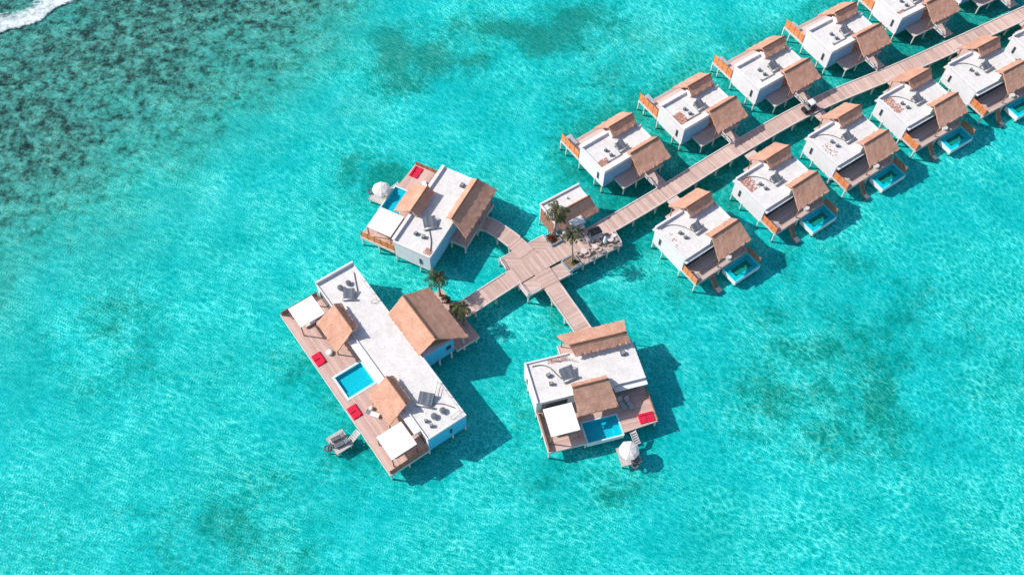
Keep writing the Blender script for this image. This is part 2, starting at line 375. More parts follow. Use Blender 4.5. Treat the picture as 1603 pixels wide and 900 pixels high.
# ------------------------------------------------------------------ water materials
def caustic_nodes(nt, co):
    """net of ripple light, painted as brightness into the water tint"""
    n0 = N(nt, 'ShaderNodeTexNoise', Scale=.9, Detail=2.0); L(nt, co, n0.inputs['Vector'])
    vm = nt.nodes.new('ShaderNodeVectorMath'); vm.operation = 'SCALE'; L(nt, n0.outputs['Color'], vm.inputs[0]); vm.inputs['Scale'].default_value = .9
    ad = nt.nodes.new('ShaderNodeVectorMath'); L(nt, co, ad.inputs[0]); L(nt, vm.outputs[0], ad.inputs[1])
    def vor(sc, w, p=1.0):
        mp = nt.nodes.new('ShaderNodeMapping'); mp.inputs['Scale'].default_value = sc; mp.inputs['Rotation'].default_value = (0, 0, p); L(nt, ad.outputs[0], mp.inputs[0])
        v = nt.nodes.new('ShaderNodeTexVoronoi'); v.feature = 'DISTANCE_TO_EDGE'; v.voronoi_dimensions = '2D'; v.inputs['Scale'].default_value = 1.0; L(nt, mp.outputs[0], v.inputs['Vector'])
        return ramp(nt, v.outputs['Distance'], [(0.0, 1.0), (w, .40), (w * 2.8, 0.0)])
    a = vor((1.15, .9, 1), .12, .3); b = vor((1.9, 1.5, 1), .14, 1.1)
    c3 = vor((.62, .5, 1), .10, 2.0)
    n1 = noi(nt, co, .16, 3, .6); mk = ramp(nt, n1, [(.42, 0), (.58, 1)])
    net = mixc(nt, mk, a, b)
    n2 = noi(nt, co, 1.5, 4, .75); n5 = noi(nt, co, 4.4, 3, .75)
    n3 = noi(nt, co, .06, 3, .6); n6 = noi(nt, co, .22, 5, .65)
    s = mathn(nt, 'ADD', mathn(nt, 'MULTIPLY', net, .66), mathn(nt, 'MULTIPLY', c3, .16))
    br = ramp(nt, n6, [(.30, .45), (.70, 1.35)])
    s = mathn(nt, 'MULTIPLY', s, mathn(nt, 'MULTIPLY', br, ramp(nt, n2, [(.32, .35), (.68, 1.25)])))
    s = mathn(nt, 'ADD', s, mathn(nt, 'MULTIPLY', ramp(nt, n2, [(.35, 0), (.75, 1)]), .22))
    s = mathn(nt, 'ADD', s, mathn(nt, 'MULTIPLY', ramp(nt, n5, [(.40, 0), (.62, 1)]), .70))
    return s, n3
def fresnel_fac(nt, normal, k=1.0):
    g = nt.nodes.new('ShaderNodeNewGeometry'); vm = nt.nodes.new('ShaderNodeVectorMath'); vm.operation = 'DOT_PRODUCT'
    L(nt, normal if normal is not None else g.outputs['Normal'], vm.inputs[0]); L(nt, g.outputs['Incoming'], vm.inputs[1])
    c = mathn(nt, 'ABSOLUTE', vm.outputs['Value']); p = mathn(nt, 'POWER', mathn(nt, 'SUBTRACT', 1.0, c, True), 5.0)
    return mathn(nt, 'MULTIPLY', mathn(nt, 'ADD', mathn(nt, 'MULTIPLY', p, .98), .02), k, True)
def mat_sea():
    m, nt, out = newmat('lagoon_water')
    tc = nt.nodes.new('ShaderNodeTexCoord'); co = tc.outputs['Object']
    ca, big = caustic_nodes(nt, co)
    at = nt.nodes.new('ShaderNodeAttribute'); at.attribute_name = 'zone'; sp = nt.nodes.new('ShaderNodeSeparateColor'); L(nt, at.outputs['Color'], sp.inputs[0])
    tint = ramp(nt, ca, [(0.0, (.003, .46, .455)), (.28, (.008, .585, .575)), (.62, (.085, .77, .755)), (1.0, (.50, .98, .96))])  # caustic light is carried by this tint
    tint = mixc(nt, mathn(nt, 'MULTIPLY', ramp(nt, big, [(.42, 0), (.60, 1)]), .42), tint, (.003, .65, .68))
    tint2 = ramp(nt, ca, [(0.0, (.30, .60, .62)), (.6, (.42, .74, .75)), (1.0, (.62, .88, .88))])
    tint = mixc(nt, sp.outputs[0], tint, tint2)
    tr = nt.nodes.new('ShaderNodeBsdfTransparent'); L(nt, tint, tr.inputs[0])
    gl = N(nt, 'ShaderNodeBsdfGlossy', Roughness=.14)
    wv = noi(nt, co, 1.3, 4, .6); bp = N(nt, 'ShaderNodeBump', Strength=.5, Distance=.25); L(nt, wv, bp.inputs['Height']); L(nt, bp.outputs[0], gl.inputs['Normal'])
    ff = fresnel_fac(nt, bp.outputs[0], .7)
    mx = nt.nodes.new('ShaderNodeMixShader'); L(nt, ff, mx.inputs[0]); L(nt, tr.outputs[0], mx.inputs[1]); L(nt, gl.outputs[0], mx.inputs[2])
    L(nt, mx.outputs[0], out.inputs[0]); return m
def mat_pool():
    m, nt, out = newmat('pool_water'); v = objco(nt); n = noi(nt, v, 2.5, 3)
    tr = nt.nodes.new('ShaderNodeBsdfTransparent'); L(nt, ramp(nt, n, [(.3, (.12, .84, .90)), (.7, (.20, .90, .94))]), tr.inputs[0])
    gl = N(nt, 'ShaderNodeBsdfGlossy', Roughness=.06); ff = fresnel_fac(nt, None)
    mx = nt.nodes.new('ShaderNodeMixShader'); L(nt, ff, mx.inputs[0]); L(nt, tr.outputs[0], mx.inputs[1]); L(nt, gl.outputs[0], mx.inputs[2])
    L(nt, mx.outputs[0], out.inputs[0]); return m
M['poolwater'] = mat_pool(); M['sea'] = mat_sea()
def mat_seabed():
    m, nt, out = newmat('seabed_sand')
    tc = nt.nodes.new('ShaderNodeTexCoord'); co = tc.outputs['Object']
    at = nt.nodes.new('ShaderNodeAttribute'); at.attribute_name = 'zone'; sp = nt.nodes.new('ShaderNodeSeparateColor'); L(nt, at.outputs['Color'], sp.inputs[0])
    n1 = noi(nt, co, .09, 5, .6); n2 = noi(nt, co, .9, 6, .75); n3 = noi(nt, co, .42, 8, .74, .15); n4 = noi(nt, co, 2.6, 4, .7)
    c = ramp(nt, n1, [(.3, (.70, .80, .74)), (.62, (.90, .93, .90))])
    c = mixc(nt, mathn(nt, 'MULTIPLY', ramp(nt, n2, [(.45, 0), (.75, 1)]), .14), c, (.5, .56, .5))
    nn = mathn(nt, 'ADD', mathn(nt, 'MULTIPLY', n3, .45), mathn(nt, 'ADD', mathn(nt, 'MULTIPLY', n2, .25), mathn(nt, 'MULTIPLY', n4, .3)))
    gm = ramp(nt, mathn(nt, 'ADD', nn, mathn(nt, 'MULTIPLY', mathn(nt, 'SUBTRACT', sp.outputs[1], .5), .30)), [(.42, 0), (.50, .45), (.58, 1)])
    c = mixc(nt, mathn(nt, 'MULTIPLY', gm, .72), c, (.18, .31, .22))
    c = mixc(nt, mathn(nt, 'MULTIPLY', sp.outputs[2], .8), c, (.84, .76, .62))
    rf = mathn(nt, 'ADD', mathn(nt, 'ADD', mathn(nt, 'MULTIPLY', n3, .62), mathn(nt, 'MULTIPLY', n2, .38)), mathn(nt, 'MULTIPLY', mathn(nt, 'SUBTRACT', 1.0, sp.outputs[0]), .16))
    rk = ramp(nt, rf, [(.39, (.06, .045, .04)), (.45, (.15, .12, .105)), (.50, (.29, .31, .26)), (.56, (.50, .56, .47)), (.65, (.72, .77, .68))])
    c = mixc(nt, ramp(nt, sp.outputs[0], [(.02, 0), (.4, 1)]), c, rk)
    h = mathn(nt, 'ADD', mathn(nt, 'MULTIPLY', n4, .5), n2)
    bsdf(nt, out, c, .95, h, .5, .25, .05); return m
M['seabed'] = mat_seabed()
# ------------------------------------------------------------------ ground sheets
def sst(x, a, b): t = max(0., min(1., (x - a) / (b - a))); return t * t * (3 - 2 * t)
BLOBS = [  # seagrass beds: x, y, rx, ry, strength
    (45, 63, 15, 12, .75), (60, 74, 13, 8, .5), (38, 72, 8, 5, .45), (52, 58, 12, 10, .5), (40, 53, 12, 8, .35), (51, 81, 7, 4, .5), (-39, 38, 9, 8, .6), (-42, 50, 6, 6, .35),
    (-45, 58, 7, 5, .35), (-61, 72, 12, 9, .5), (-56, 64, 12, 8, .45), (-19, 123, 14, 7, .9), (0, 130, 16, 6, .85), (16, 119, 8, 4, .4), (10, 113, 12, 5, .3), (-22, 97.5, 5, 5, .8), (-23, 89, 3, 3, .4), (-31, 64, 3.2, 4, .75),
    (-26, 58, 3, 4, .6), (-19, 50, 6, 4, .45), (-29, 71, 3, 2, .6), (3, 57, 2.5, 6, .6), (12, 46, 8, 3.5, .6), (5, 46, 5, 3, .4), (8, 73, 4, 5, .5), (13, 71, 3, 3, .5), (26, 77, 5, 4, .6), (20, 97, 4, 4, .6), (33, 106, 4, 5, .5), (45, 113, 5, 4, .5),
    (44, 84, 5, 3, .45), (-12, 82, 4, 3, .3), (22, 68, 3, 3, .2), (60, 128, 20, 4, .3), (-50, 40, 14, 6, .3)]
SANDY = [(-36, 127, 8, 6, .8), (-30, 110, 9, 3.5, .35), (-40, 116, 6, 6, .5), (24, 128, 8, 5, .3), (-52, 92, 10, 8, .3)]
ROWG = []
for k_ in range(0, 104, 5):
    yo = 5.2 - max(0, k_ - 25) ** 2 * .0017
    for dy in (-4.5, 0, 5.5, 11, 17):
        a_ = R(36.92); ROWG.append((21.19 + k_ * math.cos(a_) - (yo + dy) * math.sin(a_), 84.57 + k_ * math.sin(a_) + (yo + dy) * math.cos(a_)))
def zone(x, y):
    w = mn.noise(Vector((x * .06, y * .06, 1))) * 9 + mn.noise(Vector((x * .2, y * .2, 5))) * 4
    d = (x + 85) * -.578 + (y - 82) * .816 + w
    reef = sst(d + max(0, -60 - x) * .35 - max(0, x + 52) * .45, -24, 24) * (1 - sst(x + d * .2, -34, -14)) if y < 400 else 0
    reef *= .82 + .18 * sst(mn.noise(Vector((x * .05, y * .08, 9))) , -.5, .15)
    g = 0; wx = x + mn.noise(Vector((x * .13, y * .13, 3))) * 5; wy = y + mn.noise(Vector((x * .13, y * .13, 7))) * 5
    for bx, by, rx, ry, s in BLOBS:
        q = ((wx - bx) / rx) ** 2 + ((wy - by) / ry) ** 2
        if q < 7: g = max(g, (.74 if x < 20 and y < 90 and x < -36 else .88) * s * math.exp(-q * .6) * (.62 + .75 * sst(mn.noise(Vector((x * .16, y * .16, 31))), -.35, .4)))
    for k in ROWG:
        q = (wx - k[0]) ** 2 + (wy - k[1]) ** 2
        if q < 120: g = max(g, .62 * math.exp(-q / 38))
    g += .20 * sst(mn.noise(Vector((x * .035, y * .035, 20))), 0, .5)
    b = 0
    for bx, by, rx, ry, s in SANDY:
        q = ((wx - bx) / rx) ** 2 + ((wy - by) / ry) ** 2
        if q < 4: b = max(b, s * math.exp(-q * 1.2))
    shallow = max(reef * .8, b * .6, .3 * sst(y, 105, 122) * max(0, g - .3))
    return min(reef, 1), min(g, 1), min(b, 1), shallow
def sheet(name, z, mat, water):
    xs = [-4000, -900, -300] + [-130 + 1.3 * i for i in range(201)] + [300, 900, 4000]
    ys = [-4000, -900, -200] + [0 + 1.3 * i for i in range(146)] + [350, 900, 4000]
    vs = [(x, y, z) for y in ys for x in xs]; w = len(xs)
    fs = [(j * w + i, j * w + i + 1, (j + 1) * w + i + 1, (j + 1) * w + i) for j in range(len(ys) - 1) for i in range(w - 1)]
    me = bpy.data.meshes.new(name); me.from_pydata(vs, [], fs); me.update()
    ca = me.color_attributes.new('zone', 'FLOAT_COLOR', 'POINT'); dat = []
    for (x, y, _) in vs:
        r, g, b, s = zone(x, y)
        dat += ([s, 0, 0, 1] if water else [r, g, b, 1])
    ca.data.foreach_set('color', dat)
    for p in me.polygons: p.use_smooth = True
    me.materials.append(mat); o = bpy.data.objects.new(name, me); COL.objects.link(o); return tag(o, kind='structure')
tag(sheet('seabed', 0.0, M['seabed'], False), 'pale sandy seabed with reef and seagrass patches')
tag(sheet('water', 0.24, M['sea'], True), 'clear turquoise lagoon water with a net of ripple light painted in')
# breaking wave on the reef edge
def surf():
    m, nt, out = newmat('sea_foam'); tc = nt.nodes.new('ShaderNodeTexCoord'); co = tc.outputs['Object']
    at = nt.nodes.new('ShaderNodeAttribute'); at.attribute_name = 'dens'
    n = noi(nt, co, .55, 7, .8, .8); n2 = noi(nt, co, 1.6, 5, .8)
    s = mathn(nt, 'ADD', mathn(nt, 'MULTIPLY', n, .7), mathn(nt, 'MULTIPLY', n2, .3))
    al = ramp(nt, mathn(nt, 'ADD', mathn(nt, 'MULTIPLY', s, 1.6), mathn(nt, 'SUBTRACT', at.outputs['Fac'], 1.27)), [(.22, 0), (.36, .5), (.58, 1)])
    d = N(nt, 'ShaderNodeBsdfDiffuse'); L(nt, ramp(nt, n2, [(.35, (.55, .66, .68)), (.6, (.84, .87, .88))]), d.inputs[0])
    t = nt.nodes.new('ShaderNodeBsdfTransparent'); mx = nt.nodes.new('ShaderNodeMixShader')
    L(nt, al, mx.inputs[0]); L(nt, t.outputs[0], mx.inputs[1]); L(nt, d.outputs[0], mx.inputs[2]); L(nt, mx.outputs[0], out.inputs[0])
    a = Vector((-104, 113)); b = Vector((-70, 141)); d_ = (b - a).normalized(); nn = Vector((-d_.y, d_.x)); Ln = (b - a).length
    nx, ny = 60, 22; vs = []; dens = []; fs = []
    for j in range(ny + 1):
        for i in range(nx + 1):
            u = i / nx * Ln; v = j / ny * 13
            edge = mn.noise(Vector((u * .18, 0, 0))) * 2.0 + mn.noise(Vector((u * .6, 3, 0))) * .8
            p = a + d_ * u + nn * (v + edge)
            dn = sst(v, 0, 1.0) * (1 - .62 * sst(v, 2.2, 8.5)) * (1 - sst(v, 9, 13)); dn *= 1 - sst(u, Ln - 7, Ln - 1)
            vs.append((p.x, p.y, .27 + .10 * math.sin(min(1, v / 4) * math.pi) * dn)); dens.append(dn)
    w = nx + 1
    for j in range(ny):
        for i in range(nx): fs.append((j * w + i, j * w + i + 1, (j + 1) * w + i + 1, (j + 1) * w + i))
    me = bpy.data.meshes.new('breaking_wave'); me.from_pydata(vs, [], fs)
    at_ = me.attributes.new('dens', 'FLOAT', 'POINT'); at_.data.foreach_set('value', dens)
    for p in me.polygons: p.use_smooth = True
    me.materials.append(m); o = bpy.data.objects.new('breaking_wave', me); COL.objects.link(o)
    tag(o, 'white foam of a wave breaking over the dark reef', 'foam', kind='stuff')
surf()
# ------------------------------------------------------------------ boardwalks
def catmull(P, step=1.0):
    P = [Vector(p) for p in P]; P = [P[0] * 2 - P[1]] + P + [P[-1] * 2 - P[-2]]; out = []
    for i in range(1, len(P) - 2):
        n = max(2, int((P[i + 1] - P[i]).length / step))
        for k in range(n):
            t = k / n; a, b, c, d = P[i - 1:i + 3]
            out.append(.5 * ((2 * b) + (c - a) * t + (2 * a - 5 * b + 4 * c - d) * t * t + (3 * b - a - 3 * c + d) * t ** 3))
    out.append(P[-2]); return out
def boardwalk(name, label, cpts, width, z, pile_step=4.2, kerb=True, skip=lambda p: False, kend=999):
    C = catmull(cpts); n = len(C); m = MB(); m.uv = []; u = 0; E = []
    for i, p in enumerate(C):
        t = (C[min(i + 1, n - 1)] - C[max(i - 1, 0)]).normalized(); q = Vector((-t.y, t.x))
        if i: u += (p - C[i - 1]).length
        a = p + q * width / 2; b = p - q * width / 2; E.append((a, b, q, u))
        for s, zz in ((a, z), (b, z), (a, z - .1), (b, z - .1)):
            m.v.append(Vector((s.x, s.y, zz))); m.uv.append((u, 0 if s is a else width))
    for i in range(n - 1):
        k = i * 4; m.f += [[k, k + 1, k + 5, k + 4], [k + 2, k + 6, k + 7, k + 3], [k, k + 4, k + 6, k + 2], [k + 1, k + 3, k + 7, k + 5]]
    m.f += [[0, 2, 3, 1], [4 * n - 4, 4 * n - 3, 4 * n - 1, 4 * n - 2]]
    o = m.build(name, M['walk']); tag(o, label, kind='structure')
    for side in (0, 1):
        k_ = MB(); nb = MB()
        for i in range(n - 1):
            cm_ = C[i]
            inhub = name == 'boardwalk' and -.5 < cm_.x < 13.3
            for off, z0, z1, w_, mb in ((.09, z - .02, z + .10, .18, k_), (.22, z - .48, z - .12, .16, nb)):
                sg = -1 if side == 0 else 1
                if (inhub or E[i][3] > kend) and mb is k_: continue
                pts = []
                for e in (E[i], E[i + 1]):
                    c = e[side] + e[2] * sg * off; pts.append((c + e[2] * w_ / 2, c - e[2] * w_ / 2))
                mb.add([(pts[0][0].x, pts[0][0].y, z0), (pts[0][1].x, pts[0][1].y, z0), (pts[1][1].x, pts[1][1].y, z0), (pts[1][0].x, pts[1][0].y, z0),
                        (pts[0][0].x, pts[0][0].y, z1), (pts[0][1].x, pts[0][1].y, z1), (pts[1][1].x, pts[1][1].y, z1), (pts[1][0].x, pts[1][0].y, z1)],
                       [(0, 3, 2, 1), (4, 5, 6, 7), (0, 1, 5, 4), (2, 3, 7, 6), (1, 2, 6, 5), (3, 0, 4, 7)])
        if kerb: k_.build('kerb', M['kerb'], o)
        nb.build('bearer', M['beam'], o)
    us = 1.5
    while us < u - .5:
        e = min(E, key=lambda e: abs(e[3] - us)); a = e[0] - e[2] * .3; b = e[1] + e[2] * .3
        if not skip((a + b) / 2):
            for p in (a, b): MB().post(p.x, p.y, -.05, z - .35, .15, 8).build('pile', M['leg'], o)
            MB().bar((e[0].x, e[0].y, z - .56), (e[1].x, e[1].y, z - .56), .2, .16).build('crossbeam', M['beam'], o)
        us += pile_step
    return o
A0 = R(36.92); R0 = ((21.19, 84.57), A0)
cw = [(-5.9, 72.45), (.45, 77.4), (6.7, 81.75), (14.6, 86.85)] + [W(R0, x, y)[:2] for x, y in ((7, 5.5), (22.5, 5.45), (39, 4.65), (57, 1.85), (70, .1), (85, -1.8), (104, -4.6), (125, -8))]
boardwalk('boardwalk', 'long pinkish timber boardwalk running between the two rows of villas', [(-7.6, 71.2)] + cw, 2.85, 2.42, 4.2)
boardwalk('footpath', 'short curved boardwalk from the junction to the villa left of it', [(-6.4, 86.95), (-4.4, 86.75), (-2.9, 86.0), (-.6, 84.25), (1.0, 82.7), (2.9, 80.6)], 2.65, 2.41, 3.0, kend=7.6)
boardwalk('footpath', 'straight boardwalk from the junction down to the lower villa', [(11.2, 67.0), (9.3, 70.35), (7.4, 73.4), (4.4, 78.5)], 2.65, 2.41, 3.4, kend=9.6)

# ------------------------------------------------------------------ villas
GR = 'white overwater villas in the two rows beside the boardwalk'
def row_villa_lower():
    t = thing('overwater_villa', 'x', 'villa', group=GR)
    MB().box(0, 10.4, -6.75, -.1, 1.6, 4.98).build('wall', M['wall'], t)
    r = MB().box(-.05, 10.45, -6.9, 0, 4.98, 5.34).build('flat_roof', M['roof'], t)
    MB().box(-.05, 10.45, -.28, .02, 5.343, 5.82).box(-.07, .12, -6.9, -.28, 5.343, 5.44).box(10.28, 10.47, -6.9, -.28, 5.343, 5.44).build('parapet', M['wall'], r)
    MB().box(10.0, 10.25, -2.1, -1.7, 5.343, 5.7).build('vent', M['steel'], r)
    MB().box(-.1, 10.5, -7.35, -6.91, 4.72, 4.9).build('ledge', M['wall'], t)
    MB().box(-.02, 4.4, .03, .45, 4.3, 4.45).build('rear_ledge', M['kerb'], t)
    # glazed front under the ledge
    for a, b in ((.5, 3.4), (3.7, 6.6), (6.9, 9.9)): window(t, a, b, -6.9, -6.76, 2.55, 4.6, 'y')
    window(t, -.08, 0.0, -1.75, -1.35, 2.7, 4.1, 'x'); window(t, 10.4, 10.48, -4.5, -3.2, 2.9, 4.1, 'x')
    d = MB().box(0, 10.4, -10.0, -6.78, 2.3, 2.5).build('deck', M['deck'], t)
    MB().box(0, 10.4, -10.04, -9.9, 2.0, 2.29).box(-.03, .12, -9.88, -6.78, 2.0, 2.29).build('fascia', M['kerb'], d)
    slat_screen(t, (.03, -6.95), (.03, -9.95), 2.52, 3.85, 4)
    slat_screen(t, (10.5, -9.8), (10.5, -12.5), 1.9, 3.3, 3, 'brown')
    MB().box(.25, 1.05, -9.6, -8.5, 2.51, 2.85).build('deck_bench', M['greyf'], t)
    box_pool(t, 5.45, 10.5, -12.85, -10.06, 1.75, .95, .12, 'tile2', 'wall', pit=(6.3, 9.85, -12.1, -10.6, 1.56), rimmat='tile2')
    legs(t, [(0.05, -.25), (0.0, -2.5), (0.0, -6.5), (0.05, -9.8), (5.2, -.4), (10.2, -.4), (10.2, -6.4), (5.2, -6.4), (5.0, -9.8), (10.1, -9.8)], 2.0)
    legs(t, [(5.7, -12.6), (10.2, -12.6)], .62, .12)
    thatch(t, (4.7, 10.0, -6.95, 7.3), (3.65, 10.1, -10.05, 5.7), (4.9, 10.0, -5.6, 6.3), 1)
    thatch(t, (5.0, 10.05, -.85, 7.4), (5.1, 9.6, -2.05, 6.3), (4.4, 10.3, 2.05, 5.0), 2)
    for x in (4.9, 9.8):
        MB().post(x, 1.6, 2.5, 5.1, .09).build('post', M['brown'], t); MB().post(x - .3 if x < 5 else x, -9.55, 2.5, 5.3, .09).build('post', M['brown'], t)
    MB().box(5.3, 9.6, -1.6, .3, 5.343, 6.1).build('roof_wall', M['wall'], t)
    MB().box(4.8, 9.7, -6.85, -6.2, 5.343, 6.3).build('roof_wall', M['wall'], t)
    p = MB().box(4.2, 9.8, -.08, 2.0, 2.3, 2.48).build('porch', M['deck'], t)
    MB().box(6.3, 8.3, 2.01, 4.02, 2.3, 2.44).build('link_bridge', M['deck'], t)
    MB().box(5.0, 7.9, -.099, -.03, 2.5, 4.6).build('door', M['brown'], t)
    ladder(t, 3.1, -10.05, 2.3, -11.7, .3, .75)
    MB().box(2.6, 3.6, -12.4, -11.5, .35, .62).build('ladder_landing', M['dark'], t)
    # deck furniture in the shade
    MB().tube([(7.0, -9.3, 2.5), (7.0, -9.3, 3.0)], .45, 14).build('stool', M['cream'], t)
    return t
def row_villa_upper():
    t = thing('overwater_villa', 'x', 'villa', group=GR)
    MB().box(0, 10.4, .05, 6.15, 1.65, 4.98).build('wall', M['wall'], t)
    r = MB().box(-.04, 10.44, 0, 6.2, 4.98, 5.34).build('flat_roof', M['roof'], t)
    MB().box(-.05, 5.3, -.03, .85, 5.343, 5.78).box(-.06, .16, .85, 5.7, 5.343, 5.62).box(-.05, 5.4, 5.7, 6.35, 5.343, 5.84).build('parapet', M['wall'], r)
    MB().box(10.0, 10.5, 3.9, 4.3, 5.343, 5.75).box(10.26, 10.46, .2, 3.9, 5.343, 5.44).build('roof_kerb', M['wall'], r)
    MB().box(9.7, 9.95, 4.4, 4.65, 5.343, 5.8).build('vent', M['steel'], r)
    window(t, -.08, 0.0, 1.2, 1.6, 2.6, 4.1, 'x'); window(t, 10.4, 10.48, 2.5, 3.8, 2.9, 4.1, 'x')
    MB().box(.02, 5.5, -.0, .047, 1.67, 4.96).build('shade_tint_panel', M['sky'], t, label='front wall panel with pale blue shade painted in')  # thin panel colouring the shaded front blue, in place of reflected light
    MB().box(5.6, 7.4, -.05, .04, 2.5, 4.7).build('door', M['brown'], t)
    d = MB().prism([(0, 6.16), (0, 10.95), (2.0, 10.95), (2.0, 9.6), (10.3, 9.6), (10.3, 6.16)], 2.3, 2.5).build('deck', M['deck'], t)
    MB().box(-.05, .1, 6.2, 10.98, 1.98, 2.28).build('fascia', M['kerb'], d)
    slat_screen(t, (.03, 6.35), (.03, 10.9), 2.52, 4.1, 5)
    MB().box(.5, 1.7, 8.6, 10.5, 2.51, 2.9).build('daybed', M['greyf'], t)
    legs(t, [(0.02, .2), (0.0, 2.0), (0.0, 5.9), (0.0, 9.3), (0.0, 10.8), (5.2, .4), (10.2, .4), (10.2, 5.9), (5.2, 5.9), (5.4, 9.4), (10.1, 9.4)], 2.0)
    thatch(t, (4.65, 10.3, -.28, 7.05), (4.1, 10.45, -3.5, 5.35), (4.9, 10.0, .85, 6.2), 3)
    thatch(t, (5.05, 10.0, 5.55, 7.3), (5.0, 9.6, 4.25, 6.2), (4.25, 10.2, 8.2, 5.1), 4)
    MB().box(5.2, 9.7, 4.7, 5.9, 5.343, 6.2).build('roof_wall', M['wall'], t)
    MB().box(5.35, 9.8, .1, .6, 5.343, 6.1).build('roof_wall', M['wall'], t)
    p = MB().box(2.25, 10.2, -2.45, -.1, 2.3, 2.48).build('porch', M['deck'], t)
    MB().box(2.2, 10.25, -2.55, -2.46, 2.2, 2.52).box(2.1, 2.24, -2.55, -.1, 2.2, 2.52).build('fascia', M['kerb'], p)
    for x in (5.0, 10.0): MB().post(x, -2.3, 2.5, 4.9, .09).build('post', M['brown'], t)
    legs(t, [(2.5, -2.2), (5.0, -2.3), (10.0, -2.3)], 2.3, .12)
    MB().box(6.5, 8.4, -5.35, -2.56, 2.28, 2.44).build('link_bridge', M['deck'], t)
    s = MB()                                             # pale slatted gate beside the link
    for i in range(7): s.bar((6.25, -2.7 - i * .33, 2.55), (6.25, -2.7 - i * .33, 3.35 - i * .05), .16, .05)
    s.bar((6.25, -2.6, 3.35), (6.25, -4.75, 3.05), .09, .09).bar((6.25, -2.6, 2.6), (6.25, -4.75, 2.6), .09, .09)
    s.build('handrail', M['canvas'], t)
    return t
RA = [(21.19, 84.57, 36.92), (34.11, 93.9, 36.35), (46.38, 102.54, 35.37), (58.97, 110.83, 33.99), (71.79, 118.5, 32.21), (84.2, 125.35, 30.2)]
LA = [(13.97, 94.56, 36.92), (26.88, 103.29, 36.35), (39.75, 112.01, 35.37), (52.76, 120.48, 33.99), (65.96, 128.68, 32.21), (79.0, 136.45, 30.2)]
ORD = ['first', 'second', 'third', 'fourth', 'fifth', 'sixth']
RL = [o + ' villa from the junction in the lower row, its turquoise pool facing the open lagoon' for o in ORD]
RL[0] = 'white villa nearest the junction in the lower row, plunge pool at its near corner'
RL[5] = 'white villa in the lower row cut off by the right edge of the picture'
LL = [o + ' villa from the junction in the upper row, porch and thatch facing the boardwalk' for o in ORD]
LL[0] = 'white villa nearest the junction in the upper row, red rubble in its roof corner'
LL[2] = 'white villa in the upper row with the buggy parked below its porch'
LL[5] = 'white villa in the upper row mostly cut off by the top right corner'
rv = row_villa_lower(); lv = row_villa_upper(); RF = []; LF = []
for i, (x, y, a) in enumerate(RA):
    o = rv if i == 0 else tree_copy(rv, (x, y, 0), R(a), RL[i])
    o.location = (x, y, 0); o.rotation_euler = (0, 0, R(a)); o['label'] = RL[i]; RF.append(((x, y), R(a)))
for i, (x, y, a) in enumerate(LA):
    o = lv if i == 0 else tree_copy(lv, (x, y, 0), R(a), LL[i])
    o.location = (x, y, 0); o.rotation_euler = (0, 0, R(a)); o['label'] = LL[i]; LF.append(((x, y), R(a)))

# --- roof equipment
def solar(label, loc, rz, sx=1.5, sy=1.2):
    t = thing('solar_panel', label, 'solar panel', loc, rz, 'dark slatted solar panels on the roofs')
    m = MB().add([(-sx / 2, -sy / 2, .2), (sx / 2, -sy / 2, .2), (sx / 2, sy / 2, .75), (-sx / 2, sy / 2, .75), (-sx / 2, -sy / 2, .27), (sx / 2, -sy / 2, .27), (sx / 2, sy / 2, .82), (-sx / 2, sy / 2, .82)],
        [(0, 3, 2, 1), (4, 5, 6, 7), (0, 1, 5, 4), (1, 2, 6, 5), (2, 3, 7, 6), (3, 0, 4, 7)]); m.build('slatted_panel', M['panel'], t)
    MB().bar((-sx / 2, -sy / 2, .05), (sx / 2, -sy / 2, .05), .08, .1).bar((-sx / 2, sy / 2, .05), (sx / 2, sy / 2, .05), .08, .1).bar((-sx / 2, sy / 2 - .02, 0.0), (-sx / 2, sy / 2 - .02, .72), .06, .06).bar((sx / 2, sy / 2 - .02, 0.0), (sx / 2, sy / 2 - .02, .72), .06, .06).bar((-sx / 2, -sy / 2, .05), (-sx / 2, sy / 2, .05), .07, .08).bar((sx / 2, -sy / 2, .05), (sx / 2, sy / 2, .05), .07, .08).build('stand', M['steel'], t)
    MB().tube([(-sx / 2 - .15, -sy / 2 - .22, .28), (sx / 2 + .25, -sy / 2 - .22, .28)], .17, 12).build('tank', M['steel'], t, True)
    return t
def acunit(label, loc, rz, w=.62, round_=False, group='roof fan units'):
    t = thing('fan_unit', label, 'fan unit', loc, rz, group)
    if round_:
        MB().tube([(0, 0, 0), (0, 0, .3), (0, 0, .42)], [w * .8, w * .8, w * .95], 18).build('casing', M['steel'], t)
        MB().tube([(0, 0, .425), (0, 0, .5)], [w * .92, w * .5], 18).build('fan_cover', M['dark'], t)
    else:
        MB().box(-w / 2, w / 2, -w * .4, w * .4, .08, .45).build('casing', M['dark'], t)
        MB().tube([(0, 0, .45), (0, 0, .49)], w * .34, 14).build('fan_cover', M['steel'], t)
    MB().box(-w / 2, -w / 2 + .1, -.17, .17, 0, .078).box(w / 2 - .1, w / 2, -.17, .17, 0, .078).build('foot', M['steel'], t)
    return t
def hose(label, fr, pts, r=.07, z=5.42, nm='roof_hose'):
    r *= .7; C = catmull([Vector((p[0], p[1])) for p in pts], .3); m = MB().tube([(c.x, c.y, z + .01) for c in C], r, 6)
    o = m.build(nm, M['pipe'], None, True); o.location = (*fr[0], 0); o.rotation_euler = (0, 0, fr[1])
    return tag(o, label, 'hose', 'dark hoses lying on the roofs')
